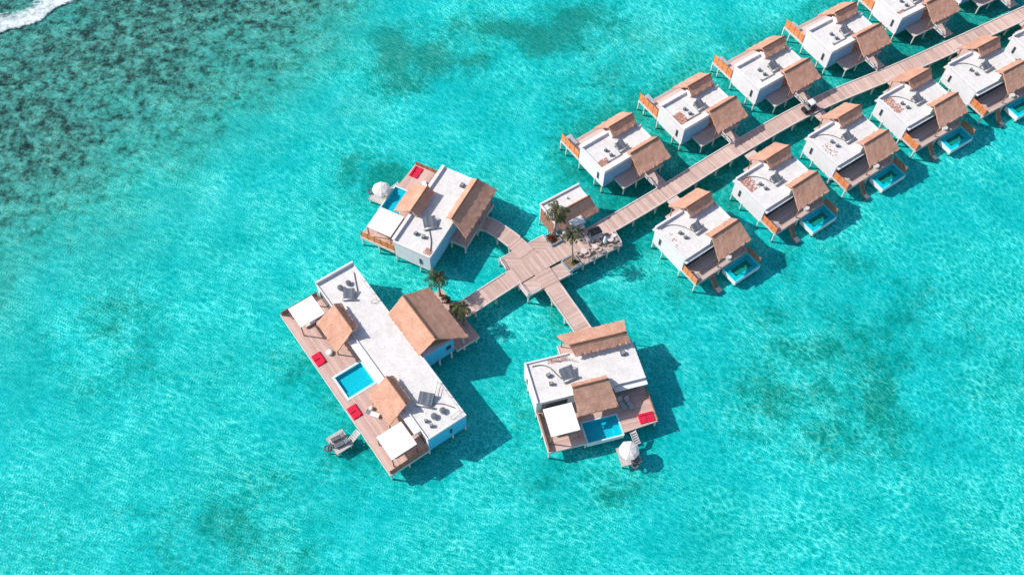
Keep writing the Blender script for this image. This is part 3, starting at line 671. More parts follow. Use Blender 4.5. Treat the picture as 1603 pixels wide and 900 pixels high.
def rubble(label, fr, x0, x1, y0, y1, n, z=5.345):
    m = MB(); n = int(n * 1.8)
    for k in range(n):
        x = random.uniform(x0, x1); y = random.uniform(y0, y1); s = random.uniform(.04, .15); an = random.uniform(0, 3.1)
        if (x - x0) / (x1 - x0) + random.uniform(-.2, .5) > 1.1: continue
        p = [(x + math.cos(an + q + random.uniform(-.3, .3)) * s, y + math.sin(an + q) * s * .7) for q in (0, 1.5, 3.1, 4.6)]
        m.prism(p, z + .001 * (k % 40), z + .02 + .0012 * (k % 40))
    o = m.build('rubble', M['rust']); o.location = (*fr[0], 0); o.rotation_euler = (0, 0, fr[1]); return tag(o, label, 'rubble', kind='stuff')
for i, f in enumerate(RF):
    where = 'roof of the ' + ORD[i] + ' villa in the lower row'
    solar('dark slatted solar panel on the ' + where, W(f, 4.95, -3.65, 5.345), f[1])
    if True:
        acunit('black fan unit farther from the pool, ' + where, W(f, 2.35, -2.9, 5.345), f[1] + .3, .46)
        acunit('black fan unit closer to the pool, ' + where, W(f, 2.5, -4.0, 5.345), f[1] - .1, .46)
    hose('dark curved hose on the ' + where, f, [(.5, -.75), (1.3, -.72), (2.4, -1.1), (3.4, -2.1), (4.0, -3.3), (4.6, -4.4)])
for i in (0, 1, 2, 3): pass
rubble('faint pink rubble on the roof of the first lower villa', RF[0], .3, 1.6, -4.6, -2.0, 12)
rubble('orange rubble in the roof corner of the second lower villa', RF[1], .3, 2.2, -3.2, -.6, 190)
rubble('pale pink rubble along the roof side of the third lower villa', RF[2], .4, 1.9, -5.2, -2.6, 34)
rubble('orange rubble along the roof side of the fourth lower villa', RF[3], .3, 1.9, -4.0, -.8, 170)
for i, f in enumerate(LF[:5]):
    where = 'roof of the ' + ORD[i] + ' villa in the upper row'
    solar('dark slatted solar panel on the ' + where, W(f, 5.2, 2.55, 5.345), f[1])
    acunit('black fan unit farther from the boardwalk, ' + where, W(f, 2.8, 3.3, 5.345), f[1] + .2, .46)
    acunit('black fan unit closer to the boardwalk, ' + where, W(f, 2.9, 2.1, 5.345), f[1] - .2, .46)
    o = MB().tube([(1.6, 1.05, 5.42), (1.7, 1.7, 5.42), (1.75, 1.3, 5.5), (4.3, 1.25, 5.5), (4.4, 2.0, 5.45)], .09, 6).build('roof_pipe', M['pipe']); o.location = (*f[0], 0); o.rotation_euler = (0, 0, f[1])
    tag(o, 'dark bent pipe on the ' + where, 'pipe', 'dark pipes on the upper row roofs')
rubble('reddish rubble in the front corner of the first upper villa roof', LF[0], .3, 2.0, .95, 2.3, 130)
rubble('reddish rubble beside the left edge of the second upper villa roof', LF[1], .3, 2.0, .95, 3.4, 210)
rubble('brown rubble by the front parapet of the second upper villa roof', LF[1], 2.0, 5.0, .88, 1.15, 70)
rubble('small reddish rubble pile on the fifth upper villa roof', LF[4], .4, 1.8, .95, 1.7, 60)

# --- the long villa with two pergolas
def furniture_red(label, fr, x0, x1, y0, y1, z=2.51):
    c = W(fr, (x0 + x1) / 2, (y0 + y1) / 2, z); t = thing('floor_cushion', label, 'cushion', c, fr[1], 'red square cushions on the villa decks'); w = (x1 - x0) / 2; h = (y1 - y0) / 2
    for k in (0, 1):
        a = -w + k * w + .03; m = MB().box(a, a + w - .06, -h, h, .0, .16, .05, .05); m.build('pad', M['red'], t)
    MB().box(-w + .1, w - .1, h - .45, h - .08, .165, .27, .06, .06).build('pillow', M['red'], t)
    return t
def pergola(label, fr, x0, x1, y0, y1, zt=5.2, zb=2.5):
    c = W(fr, (x0 + x1) / 2, (y0 + y1) / 2, zb); t = thing('pergola', label, 'pergola', c, fr[1], 'white canopy pergolas on the villa decks'); w = abs(x1 - x0) / 2; h = abs(y1 - y0) / 2; H = zt - zb
    n = 10; vs = []; fs = []
    for lay in (0, -.05):
        for j in range(n + 1):
            for i in range(n + 1):
                x = -w + 2 * w * i / n; y = -h + 2 * h * j / n
                vs.append((x, y, H + lay - .09 * math.sin(math.pi * i / n) * math.sin(math.pi * j / n) + .02 * mn.noise(Vector((x * 2, y * 2, w)))))
    q = n + 1; k = q * q
    for j in range(n):
        for i in range(n): a = j * q + i; fs += [(a, a + 1, a + q + 1, a + q), (k + a, k + a + q, k + a + q + 1, k + a + 1)]
    for i in range(n):
        for a, b in ((i, i + 1), (n * q + i, n * q + i + 1), (i * q, i * q + q), (i * q + n, i * q + n + q)): fs.append((a, b, k + b, k + a))
    MB().add(vs, fs).build('canopy', M['canvas'], t, False)
    for sx in (-1, 1):
        for sy in (-1, 1): MB().box(sx * (w - .1) - .07, sx * (w - .1) + .07, sy * (h - .1) - .07, sy * (h - .1) + .07, 0, H - .12).build('post', M['brown'], t)
    f = MB().add([(a * (w - q), b * (h - q), zz) for zz in (H - .2, H - .09) for q in (.03, .13) for a, b in ((-1, -1), (1, -1), (1, 1), (-1, 1))], [g for i in range(4) for j in [(i + 1) % 4] for g in ((i, j, 4 + j, 4 + i), (8 + i, 12 + i, 12 + j, 8 + j), (i, 8 + i, 8 + j, j), (4 + i, 4 + j, 12 + j, 12 + i))]); f.build('frame', M['palew'], t)
    return t
def daybed(label, fr, x, y, z=2.51, rz=0.0, w=1.7, l=2.0, mat='cream'):
    t = thing('daybed', label, 'daybed', W(fr, x, y, z), fr[1] + rz, 'daybeds under the pergolas')
    MB().box(-w / 2, w / 2, -l / 2, l / 2, .08, .3).build('base', M['brown'], t); MB().box(-w / 2 + .05, w / 2 - .05, -l / 2 + .05, l / 2 - .05, .3, .48, .04, .04).build('mattress', M[mat], t)
    for sx in (-.4, .4): MB().box(sx - .28, sx + .28, l / 2 - .5, l / 2 - .12, .485, .62, .05, .05).build('pillow', M['pink'], t)
    return t
def lounger(label, fr, x, y, z, rz, mat='dark', cm=None):
    t = thing('sun_lounger', label, 'sun lounger', W(fr, x, y, z), fr[1] + rz, 'sun loungers on the decks and rafts')
    f = MB().box(-.33, .33, -.95, .35, .24, .32); f.build('frame', M[mat], t)
    b = MB().add([(-.33, .35, .26), (.33, .35, .26), (.33, .98, .72), (-.33, .98, .72), (-.33, .35, .34), (.33, .35, .34), (.33, .95, .8), (-.33, .95, .8)], [(0, 3, 2, 1), (4, 5, 6, 7), (0, 1, 5, 4), (1, 2, 6, 5), (2, 3, 7, 6), (3, 0, 4, 7)]); b.build('backrest', M[cm or mat], t)
    MB().box(-.3, .3, -.92, .34, .325, .40, .03, .03).build('mattress', M[cm or mat], t)
    for sx in (-.28, .28):
        for yy in (-.85, .3): MB().box(sx - .03, sx + .03, yy - .03, yy + .03, 0, .238).build('leg', M[mat], t)
    return t
def parasol(label, loc, r=1.35, h=2.5, closed=False, mat='cream'):
    t = thing('parasol', label, 'parasol', loc, random.uniform(0, 1), 'parasols standing by the water')
    MB().tube([(0, 0, 0), (0, 0, .12)], .35, 14).build('base', M['steel'], t); MB().post(0, 0, .12, h, .04, 8).build('pole', M['palew'], t)
    if closed:
        MB().tube([(0, 0, .75), (0, 0, 1.1), (0, 0, h - .2), (0, 0, h + .12)], [.16, .3, .2, .03], 10).build('canopy', M[mat], t)
    else:
        n = 16; vs = [(0, 0, h + .1)]; fs = []
        for ring, (rr, zz) in enumerate(((.35, 0), (.7, -.16), (1.0, -.42))):
            for k in range(n):
                q = 1 - .05 * (k % 2) * rr; vs.append((math.cos(2 * math.pi * k / n) * r * rr * q, math.sin(2 * math.pi * k / n) * r * rr * q, h + zz * r / 1.35 - (.04 if k % 2 else 0)))
        for k in range(n): fs.append((0, 1 + k, 1 + (k + 1) % n))
        for ring in range(2):
            for k in range(n): a = 1 + ring * n + k; b = 1 + ring * n + (k + 1) % n; fs.append((a, a + n, b + n, b))
        o = len(vs); vs += [(a, b, c - .04) for a, b, c in vs]; fs += [tuple(reversed([i + o for i in f])) for f in fs]
        MB().add(vs, fs).build('canopy', M[mat], t)
        m = MB()
        for k in range(0, n, 2): m.bar((0, 0, h + .0), (math.cos(2 * math.pi * k / n) * r * .95, math.sin(2 * math.pi * k / n) * r * .95, h - .48 * r / 1.35), .03, .03)
        m.build('ribs', M['steel'], t)
    return t
def raft(label, fr, x0, x1, y0, y1, z, ldx, ldy, stair):
    t = thing('swim_platform', label, 'swim platform', W(fr, (x0 + x1) / 2, (y0 + y1) / 2, 0), fr[1], 'small timber platforms at the water line'); w = abs(x1 - x0) / 2; h = abs(y1 - y0) / 2; cx, cy = (x0 + x1) / 2, (y0 + y1) / 2
    MB().box(-w, w, -h, h, z - .18, z).build('deck', M['rafttop'], t)
    MB().box(-w - .03, w + .03, -h - .06, -h - .005, z - .28, z + .03).box(-w - .03, w + .03, h + .005, h + .06, z - .28, z + .03).build('edge_board', M['beam'], t)
    for sx in (-1, 1):
        for sy in (-1, 1): MB().post(sx * (w - .2), sy * (h - .2), -.05, z - .18, .12, 8).build('leg', M['leg'], t)
    (sa, sb, sz), (ea, eb, ez) = stair
    m = MB(); d = Vector((ea - sa, eb - sb)); q = Vector((-d.y, d.x)).normalized() * .42
    for sg in (-1, 1): m.bar((sa - cx + q.x * sg, sb - cy + q.y * sg, sz), (ea - cx + q.x * sg, eb - cy + q.y * sg, ez), .08, .16)
    n = 6
    for i in range(n):
        u = (i + .5) / n; p = Vector((sa - cx + d.x * u, sb - cy + d.y * u)); zz = sz + (ez - sz) * u; m.bar((p.x + q.x, p.y + q.y, zz), (p.x - q.x, p.y - q.y, zz), .24, .05)
    m.build('stair', M['palew'], t)
    lm = MB(); lx, ly = ldx - cx, ldy - cy                     # dark boarding ladder with a round float
    s = -1 if ly < 0 else 1
    for sx in (-.3, .3): lm.bar((lx + sx, ly + s * -.75, z + .5), (lx + sx, ly + .1 * s, .1), .1, .1)
    for k in range(4): lm.bar((lx - .3, ly + s * (-.65 + k * .2), z + .2 - k * .22), (lx + .3, ly + s * (-.65 + k * .2), z + .2 - k * .22), .16, .05)
    lm.build('boarding_ladder', M['dark'], t)
    tr = MB(); 
    for k in range(14):
        a = 2 * math.pi * k / 14; b = 2 * math.pi * (k + 1) / 14
        tr.tube([(lx + math.cos(a) * .42, ly + math.sin(a) * .42, z + .05), (lx + math.cos(b) * .42, ly + math.sin(b) * .42, z + .05)], .13, 6)
    tr.build('rubber_ring', M['dark'], t)
    return t
M['rafttop'] = mat_planks('raft_planks', (.48, .43, .40), (.62, .57, .54), (.36, .31, .29), 0, .28, 9)

BF = ((-28.247, 73.635), math.radians(-53.323))
def long_villa():
    t = thing('overwater_villa', 'long white villa with two thatched deck roofs, square pool and two pergolas', 'villa', (*BF[0], 0), BF[1])
    Lx = 29.32
    MB().box(0, Lx, 0.05, 6.1, 1.6, 4.98).build('wall', M['wall'], t)
    r = MB().box(-.03, Lx + .03, 0, 6.15, 4.98, 5.34).build('flat_roof', M['roof'], t)
    MB().box(-.05, .22, -.02, 6.17, 5.343, 5.9).box(.22, Lx + .05, -.03, .12, 5.343, 5.56).box(.22, Lx + .05, 6.0, 6.18, 5.343, 5.46).box(Lx - .12, Lx + .05, .12, 6.0, 5.343, 5.46).build('parapet', M['wall'], r)
    MB().box(4.9, 27.6, -.95, -.04, 4.8, 5.2).build('ledge', M['wall'], t)
    for a, b in ((1.0, 4.6), (11.6, 14.4), (14.9, 18.6), (24.9, 28.6)): window(t, a, b, -.08, .04, 2.55, 4.6, 'y')
    for a in (5.4, 19.6): window(t, a, a + 4.4, -.08, .04, 2.55, 4.6, 'y')
    MB().box(Lx + .002, Lx + .04, .1, 6.05, 1.62, 4.97).build('shade_tint_panel', M['turq'], t, label='end wall panel with turquoise shade painted in')  # thin panel with the turquoise water bounce painted on the shaded end
    window(t, Lx + .04, Lx + .1, 3.4, 3.8, 3.0, 4.2, 'x')
    d = MB().box(0, Lx + .2, -6.2, -.1, 2.3, 2.5)
    d = MB().prism([(0, -6.2), (0, -.1), (12.7, -.1), (12.7, -5.3), (17.1, -5.3), (17.1, -.1), (Lx + .2, -.1), (Lx + .2, -6.2)], 2.3, 2.5).build('deck', M['deckx'], t)
    MB().box(-.05, Lx + .25, -6.32, -6.21, 2.05, 2.53).box(Lx + .21, Lx + .34, -6.3, -.1, 2.05, 2.53).box(-.14, -.01, -6.3, -.1, 2.05, 2.53).build('fascia', M['kerb'], d)
    slat_screen(t, (Lx + .1, -6.1), (Lx + .1, -.3), 2.52, 3.5, 5, 'brown'); slat_screen(t, (.08, -6.1), (.08, -.3), 2.52, 3.5, 5, 'brown')
    box_pool(t, 12.72, 17.08, -5.28, -.5, 2.54, .75, .3, 'tile')
    legs(t, [(.2, -5.9), (.2, -.2), (.2, 5.8), (7, -5.9), (7, 5.8), (14, -5.9), (14, 5.8), (21, -5.9), (21, 5.8), (29.25, 0.05), (29.2, 3.9), (29.15, 6.0), (29.3, -3.2), (29.3, -6.0), (25, -5.9)], 2.2)
    thatch(t, (5.4, 10.45, .2, 7.1), (5.3, 11.0, -3.05, 4.95), (5.2, 9.95, 1.25, 6.15), 5)
    thatch(t, (19.1, 24.15, .2, 7.1), (19.1, 24.45, -3.0, 4.95), (19.1, 23.6, 1.25, 6.15), 6)
    for a in (5.6, 19.3):
        MB().box(a, a + 4.2, .2, .9, 5.343, 6.2).build('roof_wall', M['wall'], t)
        for x in (a + .2, a + 4.6): MB().post(x, -2.7, 2.5, 4.95, .1).build('post', M['brown'], t)
    # entrance block
    MB().box(10.6, 18.75, 6.2, 11.2, 1.6, 5.2).build('entrance_block', M['wall'], t)
    MB().box(18.752, 18.79, 6.25, 11.15, 1.62, 5.15).build('shade_tint_panel', M['turq'], t, label='end wall panel with turquoise shade painted in')  # same painted water bounce on the shaded end of the entrance block
    window(t, 18.79, 18.86, 9.9, 10.7, 3.2, 4.2, 'x')
    thatch(t, (10.3, 18.7, 8.5, 8.2), (10.4, 18.5, 5.75, 6.0), (9.8, 19.8, 13.1, 5.3), 7)
    p = MB().box(9.6, 19.3, 11.25, 15.2, 2.3, 2.48).build('porch', M['deckx'], t)
    MB().box(19.31, 19.42, 11.25, 15.2, 2.1, 2.55).build('fascia', M['kerb'], p)
    MB().box(12.6, 16.5, 11.21, 11.27, 2.5, 4.9).build('door', M['glass'], t)
    for x in (10.4, 19.0): MB().post(x, 12.7, 2.5, 5.2, .1).build('post', M['palew'], t)
    legs(t, [(19.0, 6.6), (18.9, 8.6), (18.9, 10.6), (18.9, 12.8), (18.9, 14.9), (9.9, 14.9), (14, 14.9)], 2.2)
    return t
M['deckx'] = mat_planks('villa_deck_planks_long', (.56, .37, .31), (.70, .49, .425), (.42, .26, .21), 1, .28, 40)
long_villa()
pergola('white canopy pergola at the upper left end of the long deck', BF, 1.2, 4.85, -5.25, -1.35)
pergola('white canopy pergola at the lower right end of the long deck', BF, 25.0, 28.9, -5.3, -1.4)
daybed('low cream daybed under the pergola at the upper end of the long deck', BF, 3.2, -3.3)
daybed('low cream daybed under the pergola at the lower end of the long deck', BF, 27.0, -3.6)
furniture_red('red cushion on the long deck, left of the pool', BF, 8.2, 10.3, -6.05, -4.6)
furniture_red('red cushion on the long deck, right of the pool', BF, 18.0, 20.1, -6.1, -4.65)
lounger('white sun lounger next to the right deck thatch of the long villa', BF, 20.9, -3.55, 2.51, 2.2, 'canvas')
o = MB().tube([(0, 0, 0), (0, 0, .35), (0, 0, .45)], [.42, .48, .3], 14).build('pouf', M['canvas'], None, True); o.location = W(BF, 9.3, -3.6, 2.505); tag(o, 'round white pouf beside the left deck thatch of the long villa', 'pouf')
o = MB().tube([(0, 0, 0), (0, 0, .4)], [.28, .3], 12).build('pouf', M['cream'], None, True); o.location = W(BF, 20.0, -3.25, 2.505); tag(o, 'small pale pouf above the white lounger on the long deck', 'pouf')
solar('dark slatted solar panel at the upper left end of the long roof', W(BF, 4.35, 3.0, 5.345), BF[1] + 1.0, 1.6, 1.3)
solar('dark slatted solar panel at the lower right end of the long roof', W(BF, 24.4, 3.0, 5.345), BF[1] + .75, 2.0, 1.6)
FG = 'round grey fan units on the long villa roof'
acunit('round grey fan unit at the upper left roof end, nearer the deck', W(BF, 2.7, 2.5, 5.345), 0, .46, True, FG)
acunit('round grey fan unit at the upper left roof end, farther from the deck', W(BF, 2.7, 3.85, 5.345), 0, .44, True, FG)
acunit('round grey fan unit at the lower right roof end, nearer the deck', W(BF, 27.1, 2.5, 5.345), 0, .50, True, FG)
acunit('round grey fan unit at the lower right roof end, farther from the deck', W(BF, 27.1, 3.9, 5.345), 0, .50, True, FG)
acunit('small grey unit left of the paired fans on the long roof', W(BF, 27.0, 1.3, 5.345), .4, .45)
acunit('small grey unit by the lower right roof corner of the long villa', W(BF, 28.0, 1.5, 5.345), .2, .5)
hose('dark straight pipe at the upper left end of the long roof', BF, [(1.5, 5.5), (2.7, 5.0), (4.5, 4.3)], .09, nm='roof_pipe')
hose('dark curved pipe at the lower right end of the long roof', BF, [(24.2, 1.4), (24.9, 2.4), (26.0, 4.3), (27.6, 5.5)], .09, nm='roof_pipe')
def railing(label, fr, pts, z0, h, mat='palew', r=.035, group='thin rails on the roofs'):
    t = thing('railing', label, 'railing', (*fr[0], 0), fr[1], group); m = MB()
    for a, b in zip(pts, pts[1:]):
        for hh in (h, h * .5): m.tube([(a[0], a[1], z0 + hh), (b[0], b[1], z0 + hh)], r, 6)
    m.build('rail', M[mat], t)
    for a, b in zip(pts, pts[1:] + [None]):
        if b is None: MB().post(a[0], a[1], z0, z0 + h, r * 1.2, 6).build('post', M[mat], t); continue
        n = max(1, int(math.hypot(b[0] - a[0], b[1] - a[1]) / 1.3))
        for k in range(n): MB().post(a[0] + (b[0] - a[0]) * k / n, a[1] + (b[1] - a[1]) * k / n, z0, z0 + h, r * 1.2, 6).build('post', M[mat], t)
    return t
railing('thin pale rail around the lower right corner of the long roof', BF, [(24.6, 4.3), (23.2, 5.7), (28.4, 5.75), (28.6, 4.2)], 5.345, .7)
railing('thin pale rail at the upper left end of the long roof', BF, [(3.4, 5.75), (7.4, 5.75), (7.3, 4.9)], 5.345, .7)
raft('grey timber swim platform with two dark loungers off the long deck', BF, 19.6, 22.5, -10.4, -8.0, 1.3, 21.0, -11.0, ((21.7, -6.4, 2.3), (21.9, -8.1, 1.35)))
lounger('dark sun lounger on the swim platform, upper of the two', BF, 20.55, -9.1, 1.3, -.12); lounger('dark sun lounger on the swim platform, lower of the two', BF, 21.6, -9.1, 1.3, -.12)

# --- the two family villas (one is the mirror image of the other)
VF = ((3.64, 55.607), .28054); WF = ((-17.658, 81.145), 1.11728)
def family_villa(fr, sy, label, lid):
    MB.SY = sy
    t = thing('overwater_villa', label, 'villa', (*fr[0], 0), fr[1]); Lx = 15.5
    MB().box(0, Lx, .05, 6.15, 1.6, 4.98).build('wall', M['wall'], t)
    r = MB().box(-.03, Lx + .03, 0, 6.2, 4.98, 5.34).build('flat_roof', M['roof'], t)
    if sy > 0: MB().box(-.05, .2, -.02, 6.22, 5.343, 5.66).box(.2, 6.2, 6.02, 6.22, 5.343, 5.6).box(.2, Lx + .05, -.03, .12, 5.343, 5.42).build('parapet', M['wall'], r)
    else: MB().box(-.05, .18, -.02, 6.22, 5.343, 5.5).box(.18, Lx + .05, -.35, .12, 5.343, 5.78).box(Lx - .12, Lx + .05, .12, 6.2, 5.343, 5.46).build('parapet', M['wall'], r)
    if sy > 0: MB().box(10.9, Lx + .1, -.85, -.04, 4.75, 4.92).build('ledge', M['wall'], t)
    for a, b in ((.8, 4.4), (11.0, 14.9)): window(t, a, b, -.08, .04, 2.55, 4.5, 'y')
    window(t, -.08, 0.0, 4.3, 4.7, 2.6, 3.9, 'x')
    if sy < 0: MB().box(.02, 9.0, 6.152, 6.19, 1.62, 4.97).build('shade_tint_panel', M['turqb'], t, label='side wall panel with blue shade painted in')  # thin panel with blue shade painted over the white side wall
    d = MB().prism([(0.1, -6.0), (.1, -.1), (5.4, -.1), (5.4, -2.9), (10.75, -2.9), (10.75, -.1), (Lx + .3, -.1), (Lx + .3, -5.5), (10.75, -5.9), (10.75, -3.0), (10.6, -2.95), (5.5, -2.95), (5.4, -6.0)], 2.3, 2.5)
    d = MB().box(.1, 5.38, -6.0, -.1, 2.3, 2.5).box(5.381, 10.74, -2.9, -.1, 2.3, 2.5).prism([(10.741, -5.9), (10.741, -.1), (Lx + .3, -.1), (Lx + .3, -5.5)], 2.3, 2.5).build('deck', M['deckx'], t)
    MB().box(.05, 5.38, -6.12, -6.01, 2.1, 2.53).box(-.02, .09, -6.1, -.1, 2.1, 2.53).build('fascia', M['kerb'], d)
    slat_screen(t, (.15, -5.9), (.15, -.2), 2.52, 3.95 if sy < 0 else 3.4, 6, 'screen' if sy < 0 else 'brown')
    slat_screen(t, (Lx + .2, -5.35), (Lx + .2, -.2), 2.52, 3.4 if sy < 0 else 3.0, 6, 'brown')
    box_pool(t, 5.45, 10.7, -6.25, -2.95, 2.54, .95, .16, 'tile', 'wall', rimmat='rim')
    legs(t, [(.2, -5.9), (.1, -2.9), (.1, .2), (.1, 4.3), (.2, 6.0), (8, 6.0), (Lx - .1, 6.0), (Lx - .1, .2), (Lx + .1, -5.2), (10.7, -5.6), (5.4, -5.8), (8, .3)], 2.2)
    thatch(t, (6.4, 14.65, 6.4, 7.35), (6.95, 15.0, 5.15, 6.25), (5.45, 15.45, 9.25, 5.45), 8 + lid)
    thatch(t, (5.0, 10.1, .3, 7.2), (5.2, 10.2, 1.35, 6.15), (5.0, 10.7, -3.0, 5.0), 10 + lid)
    MB().box(7.4, 14.4, 5.6, 6.15, 5.343, 6.5).build('roof_wall', M['wall'], t); MB().box(5.4, 9.9, .2, .9, 5.343, 6.2).build('roof_wall', M['wall'], t)
    p = MB().box(5.8, 14.6, 6.22, 9.0, 2.3, 2.48).build('porch', M['deckx'], t); MB().box(5.7, 14.7, 9.01, 9.12, 2.1, 2.55).box(5.65, 5.79, 6.22, 9.1, 2.1, 2.55).build('fascia', M['kerb'], p)
    for x in (6.2, 10.4, 14.4): MB().post(x, 8.8, 2.5, 5.1, .09).build('post', M['brown'], t)
    MB().box(9, 11, 6.16, 6.2, 2.5, 4.6).build('door', M['brown'], t)
    for x in (5.6, 10.2): MB().post(x, -2.6, 2.5, 5.0, .09).build('post', M['brown'], t)
    legs(t, [(5.9, 8.8), (10.2, 8.8), (14.4, 8.8), (5.9, 6.4)], 2.3, .13)
    MB.SY = 1
    fl = (lambda x, y: (x, y * sy))
    tag_ = 'lower villa' if sy > 0 else 'villa left of the junction'
    pergola('white canopy pergola on the deck of the ' + tag_, fr, .6, 4.65, min(-5.0 * sy, -.9 * sy), max(-5.0 * sy, -.9 * sy))
    daybed('cream daybed under the pergola of the ' + tag_, fr, 2.6, -3.2 * sy)
    ys = sorted((-5.35 * sy, -3.85 * sy)); furniture_red('red cushion on the deck of the ' + tag_, fr, 13.3, 15.5, ys[0], ys[1])
    solar('dark slatted solar panel on the flat roof of the ' + tag_, W(fr, 5.3, 3.2 * sy, 5.345), fr[1] + (.15 if sy > 0 else -.9), 1.9, 1.6)
    acunit('black fan unit on the %s, first beside its solar panel' % tag_, W(fr, 2.7, 3.6 * sy, 5.345), fr[1] + .3, .6); acunit('black fan unit on the %s, closer to its pergola' % tag_, W(fr, 2.7, 2.3 * sy, 5.345), fr[1] - .2, .55)
    acunit('small grey unit near the roof thatch of the ' + tag_, W(fr, 13.6, 4.2 * sy, 5.345), fr[1], .7)
    py = sorted((-7.4 * sy, -10.0 * sy))
    raft('small timber swim platform with parasol by the ' + tag_, fr, 9.25 if sy > 0 else 7.3, 12.1 if sy > 0 else 10.0, py[0] if sy > 0 else 6.6, py[1] if sy > 0 else 9.2, 1.25, 11.0 if sy > 0 else 8.6, -10.3 * sy if sy > 0 else 9.6, ((12.0, -6.0 * sy, 2.35), (12.3, -7.6 * sy, 1.3)) if sy > 0 else ((11.3, 5.9, 2.35), (9.8, 7.0, 1.35)))
    return t
family_villa(VF, 1, 'white villa at the lower right with red cushion, pool and parasol platform', 0)
family_villa(WF, -1, 'white villa left of the junction, its deck and pool facing upper left', 1)
hose('dark curved hose on the flat roof of the lower villa', VF, [(.9, 5.5), (2.2, 5.4), (3.2, 4.7), (3.8, 3.6), (4.3, 2.7)], .1)
hose('dark straight pipe on the roof of the villa left of the junction', WF, [(1.0, -5.7), (2.8, -4.8), (4.8, -3.2)], .1, nm='roof_pipe')
rubble('rusty rubble by the roof corner of the villa left of the junction', WF, .3, 1.5, -6.0, -4.8, 60)
rubble('dark red rubble along the rear roof edge of the lower villa', VF, 3.2, 6.2, 5.2, 5.9, 50)
railing('pale rail beside the entrance thatch of the lower villa', VF, [(4.0, 5.6), (5.6, 5.4), (6.6, 4.9)], 5.345, .7)
parasol('round cream parasol on the platform of the lower villa', W(VF, 10.45, -8.75, 1.25), 1.4, 2.4)
parasol('round cream parasol on the platform of the villa left of the junction', W(WF, 8.75, 7.55, 1.25), 1.45, 2.3)
for nm, yy in (('left', 0), ('right', 1)):
    lounger('pale grey sun lounger beside the thatch on the lower villa deck, %s one' % nm, VF, 11.8 + yy * .95, -1.9 - yy * .2, 2.51, .25, 'steel', 'greyf')
lounger('white sun lounger on the deck of the villa left of the junction', WF, 12.6, 1.9, 2.51, 2.4, 'canvas')
lounger('dark sun lounger on the platform of the lower villa', VF, 11.45, -9.0, 1.25, .1)
# ------------------------------------------------------------------ hub
hp = MB().prism([(5.9, 82.9), (7.5, 80.2), (8.8, 78.7), (16.45, 83.5), (15.35, 85.6), (13.85, 87.7), (12.0, 86.6), (10.9, 86.3), (10.0, 87.1), (6.9, 85.0), (4.6, 84.7)], 2.2, 2.38).build('junction_platform', M['hub'])
tag(hp, 'wide timber terrace at the boardwalk junction with chairs and palms', 'platform')
MB().bar((8.8, 78.62, 2.16), (16.5, 83.42, 2.16), .14, .4).bar((16.55, 83.5, 2.16), (15.45, 85.6, 2.16), .14, .4).build('fascia', M['beam'], hp)
for x, y in ((8.95, 79.1), (10.6, 80.1), (12.4, 81.2), (14.3, 82.3), (16.1, 83.5), (11, 84), (13.5, 85.5)): MB().post(x, y, -.05, 2.2, .15).build('leg', M['leg'], hp)
for nm, pts in (('lower step of the junction terrace on the upper left side', [(-2.05, 80.45), (4.45, 84.85), (5.8, 83.0), (5.5, 82.5), (-.8, 78.35)]), ('lower step of the junction terrace on the lower right side', [(.95, 76.1), (2.35, 74.15), (8.95, 78.35), (7.5, 80.15)])):
    o = MB().prism(pts, 2.1, 2.26).build('terrace_step', M['hub']); tag(o, nm, 'platform')
    for i in (0, 1): 
        a, b = pts[i], pts[(i + 1) % 4]; MB().bar((a[0], a[1], 2.1), (b[0], b[1], 2.1), .16, .42).build('fascia', M['kerb'], o)
    for x, y in (pts[0], pts[1]): MB().post(x + .1, y + .15 if nm[-15:] != 'x' else y, -.05, 2.1, .14).build('leg', M['leg'], o)
railing('low white rail along the seaward edge of the junction terrace', ((0, 0), 0), [(8.9, 78.75), (16.4, 83.45), (15.4, 85.55)], 2.38, .75, 'palew', .05, 'low rails around the terrace')
railing('low rail on the upper left step of the junction terrace', ((0, 0), 0), [(-.95, 78.6), (-2.0, 80.4)], 2.26, .6, 'palew', .05, 'low rails around the terrace')
railing('low rail on the lower right step of the junction terrace', ((0, 0), 0), [(1.1, 76.2), (2.4, 74.25), (4.3, 75.5)], 2.26, .6, 'palew', .05, 'low rails around the terrace')
# service hut
HF = ((3.97, 88.35), math.radians(33.9))
def hut():
    t = thing('service_hut', 'small white hut with half thatched roof behind the junction palms', 'hut', (*HF[0], 0), HF[1])
    MB().box(0.05, 7.0, -3.9, -.05, 1.6, 4.98).build('wall', M['wall'], t)
    r = MB().box(0, 7.05, -3.1, 0, 4.98, 5.34).build('flat_roof', M['roof'], t)
    MB().box(-.04, 7.1, -.2, .04, 5.343, 5.7).box(-.06, .12, -3.1, -.2, 5.343, 5.6).build('parapet', M['wall'], r)
    MB().post(4.2, -1.3, 5.343, 5.6, .12).build('vent', M['dark'], r)
    thatch(t, (.75, 7.0, -3.05, 6.0), (.6, 7.6, -5.0, 4.0), (.9, 6.9, -2.5, 5.55), 20)
    MB().box(-.03, .05, -3.7, -.3, 1.7, 4.9).build('timber_cladding', M['brown'], t)
    legs(t, [(.1, -.1), (.1, -2.4), (.1, -3.8), (6.9, -.1), (6.9, -3.8), (3.5, -3.8)], 1.7)
    MB().box(2.6, 3.8, -3.97, -3.9, 2.4, 4.3).build('door', M['brown'], t)
hut()
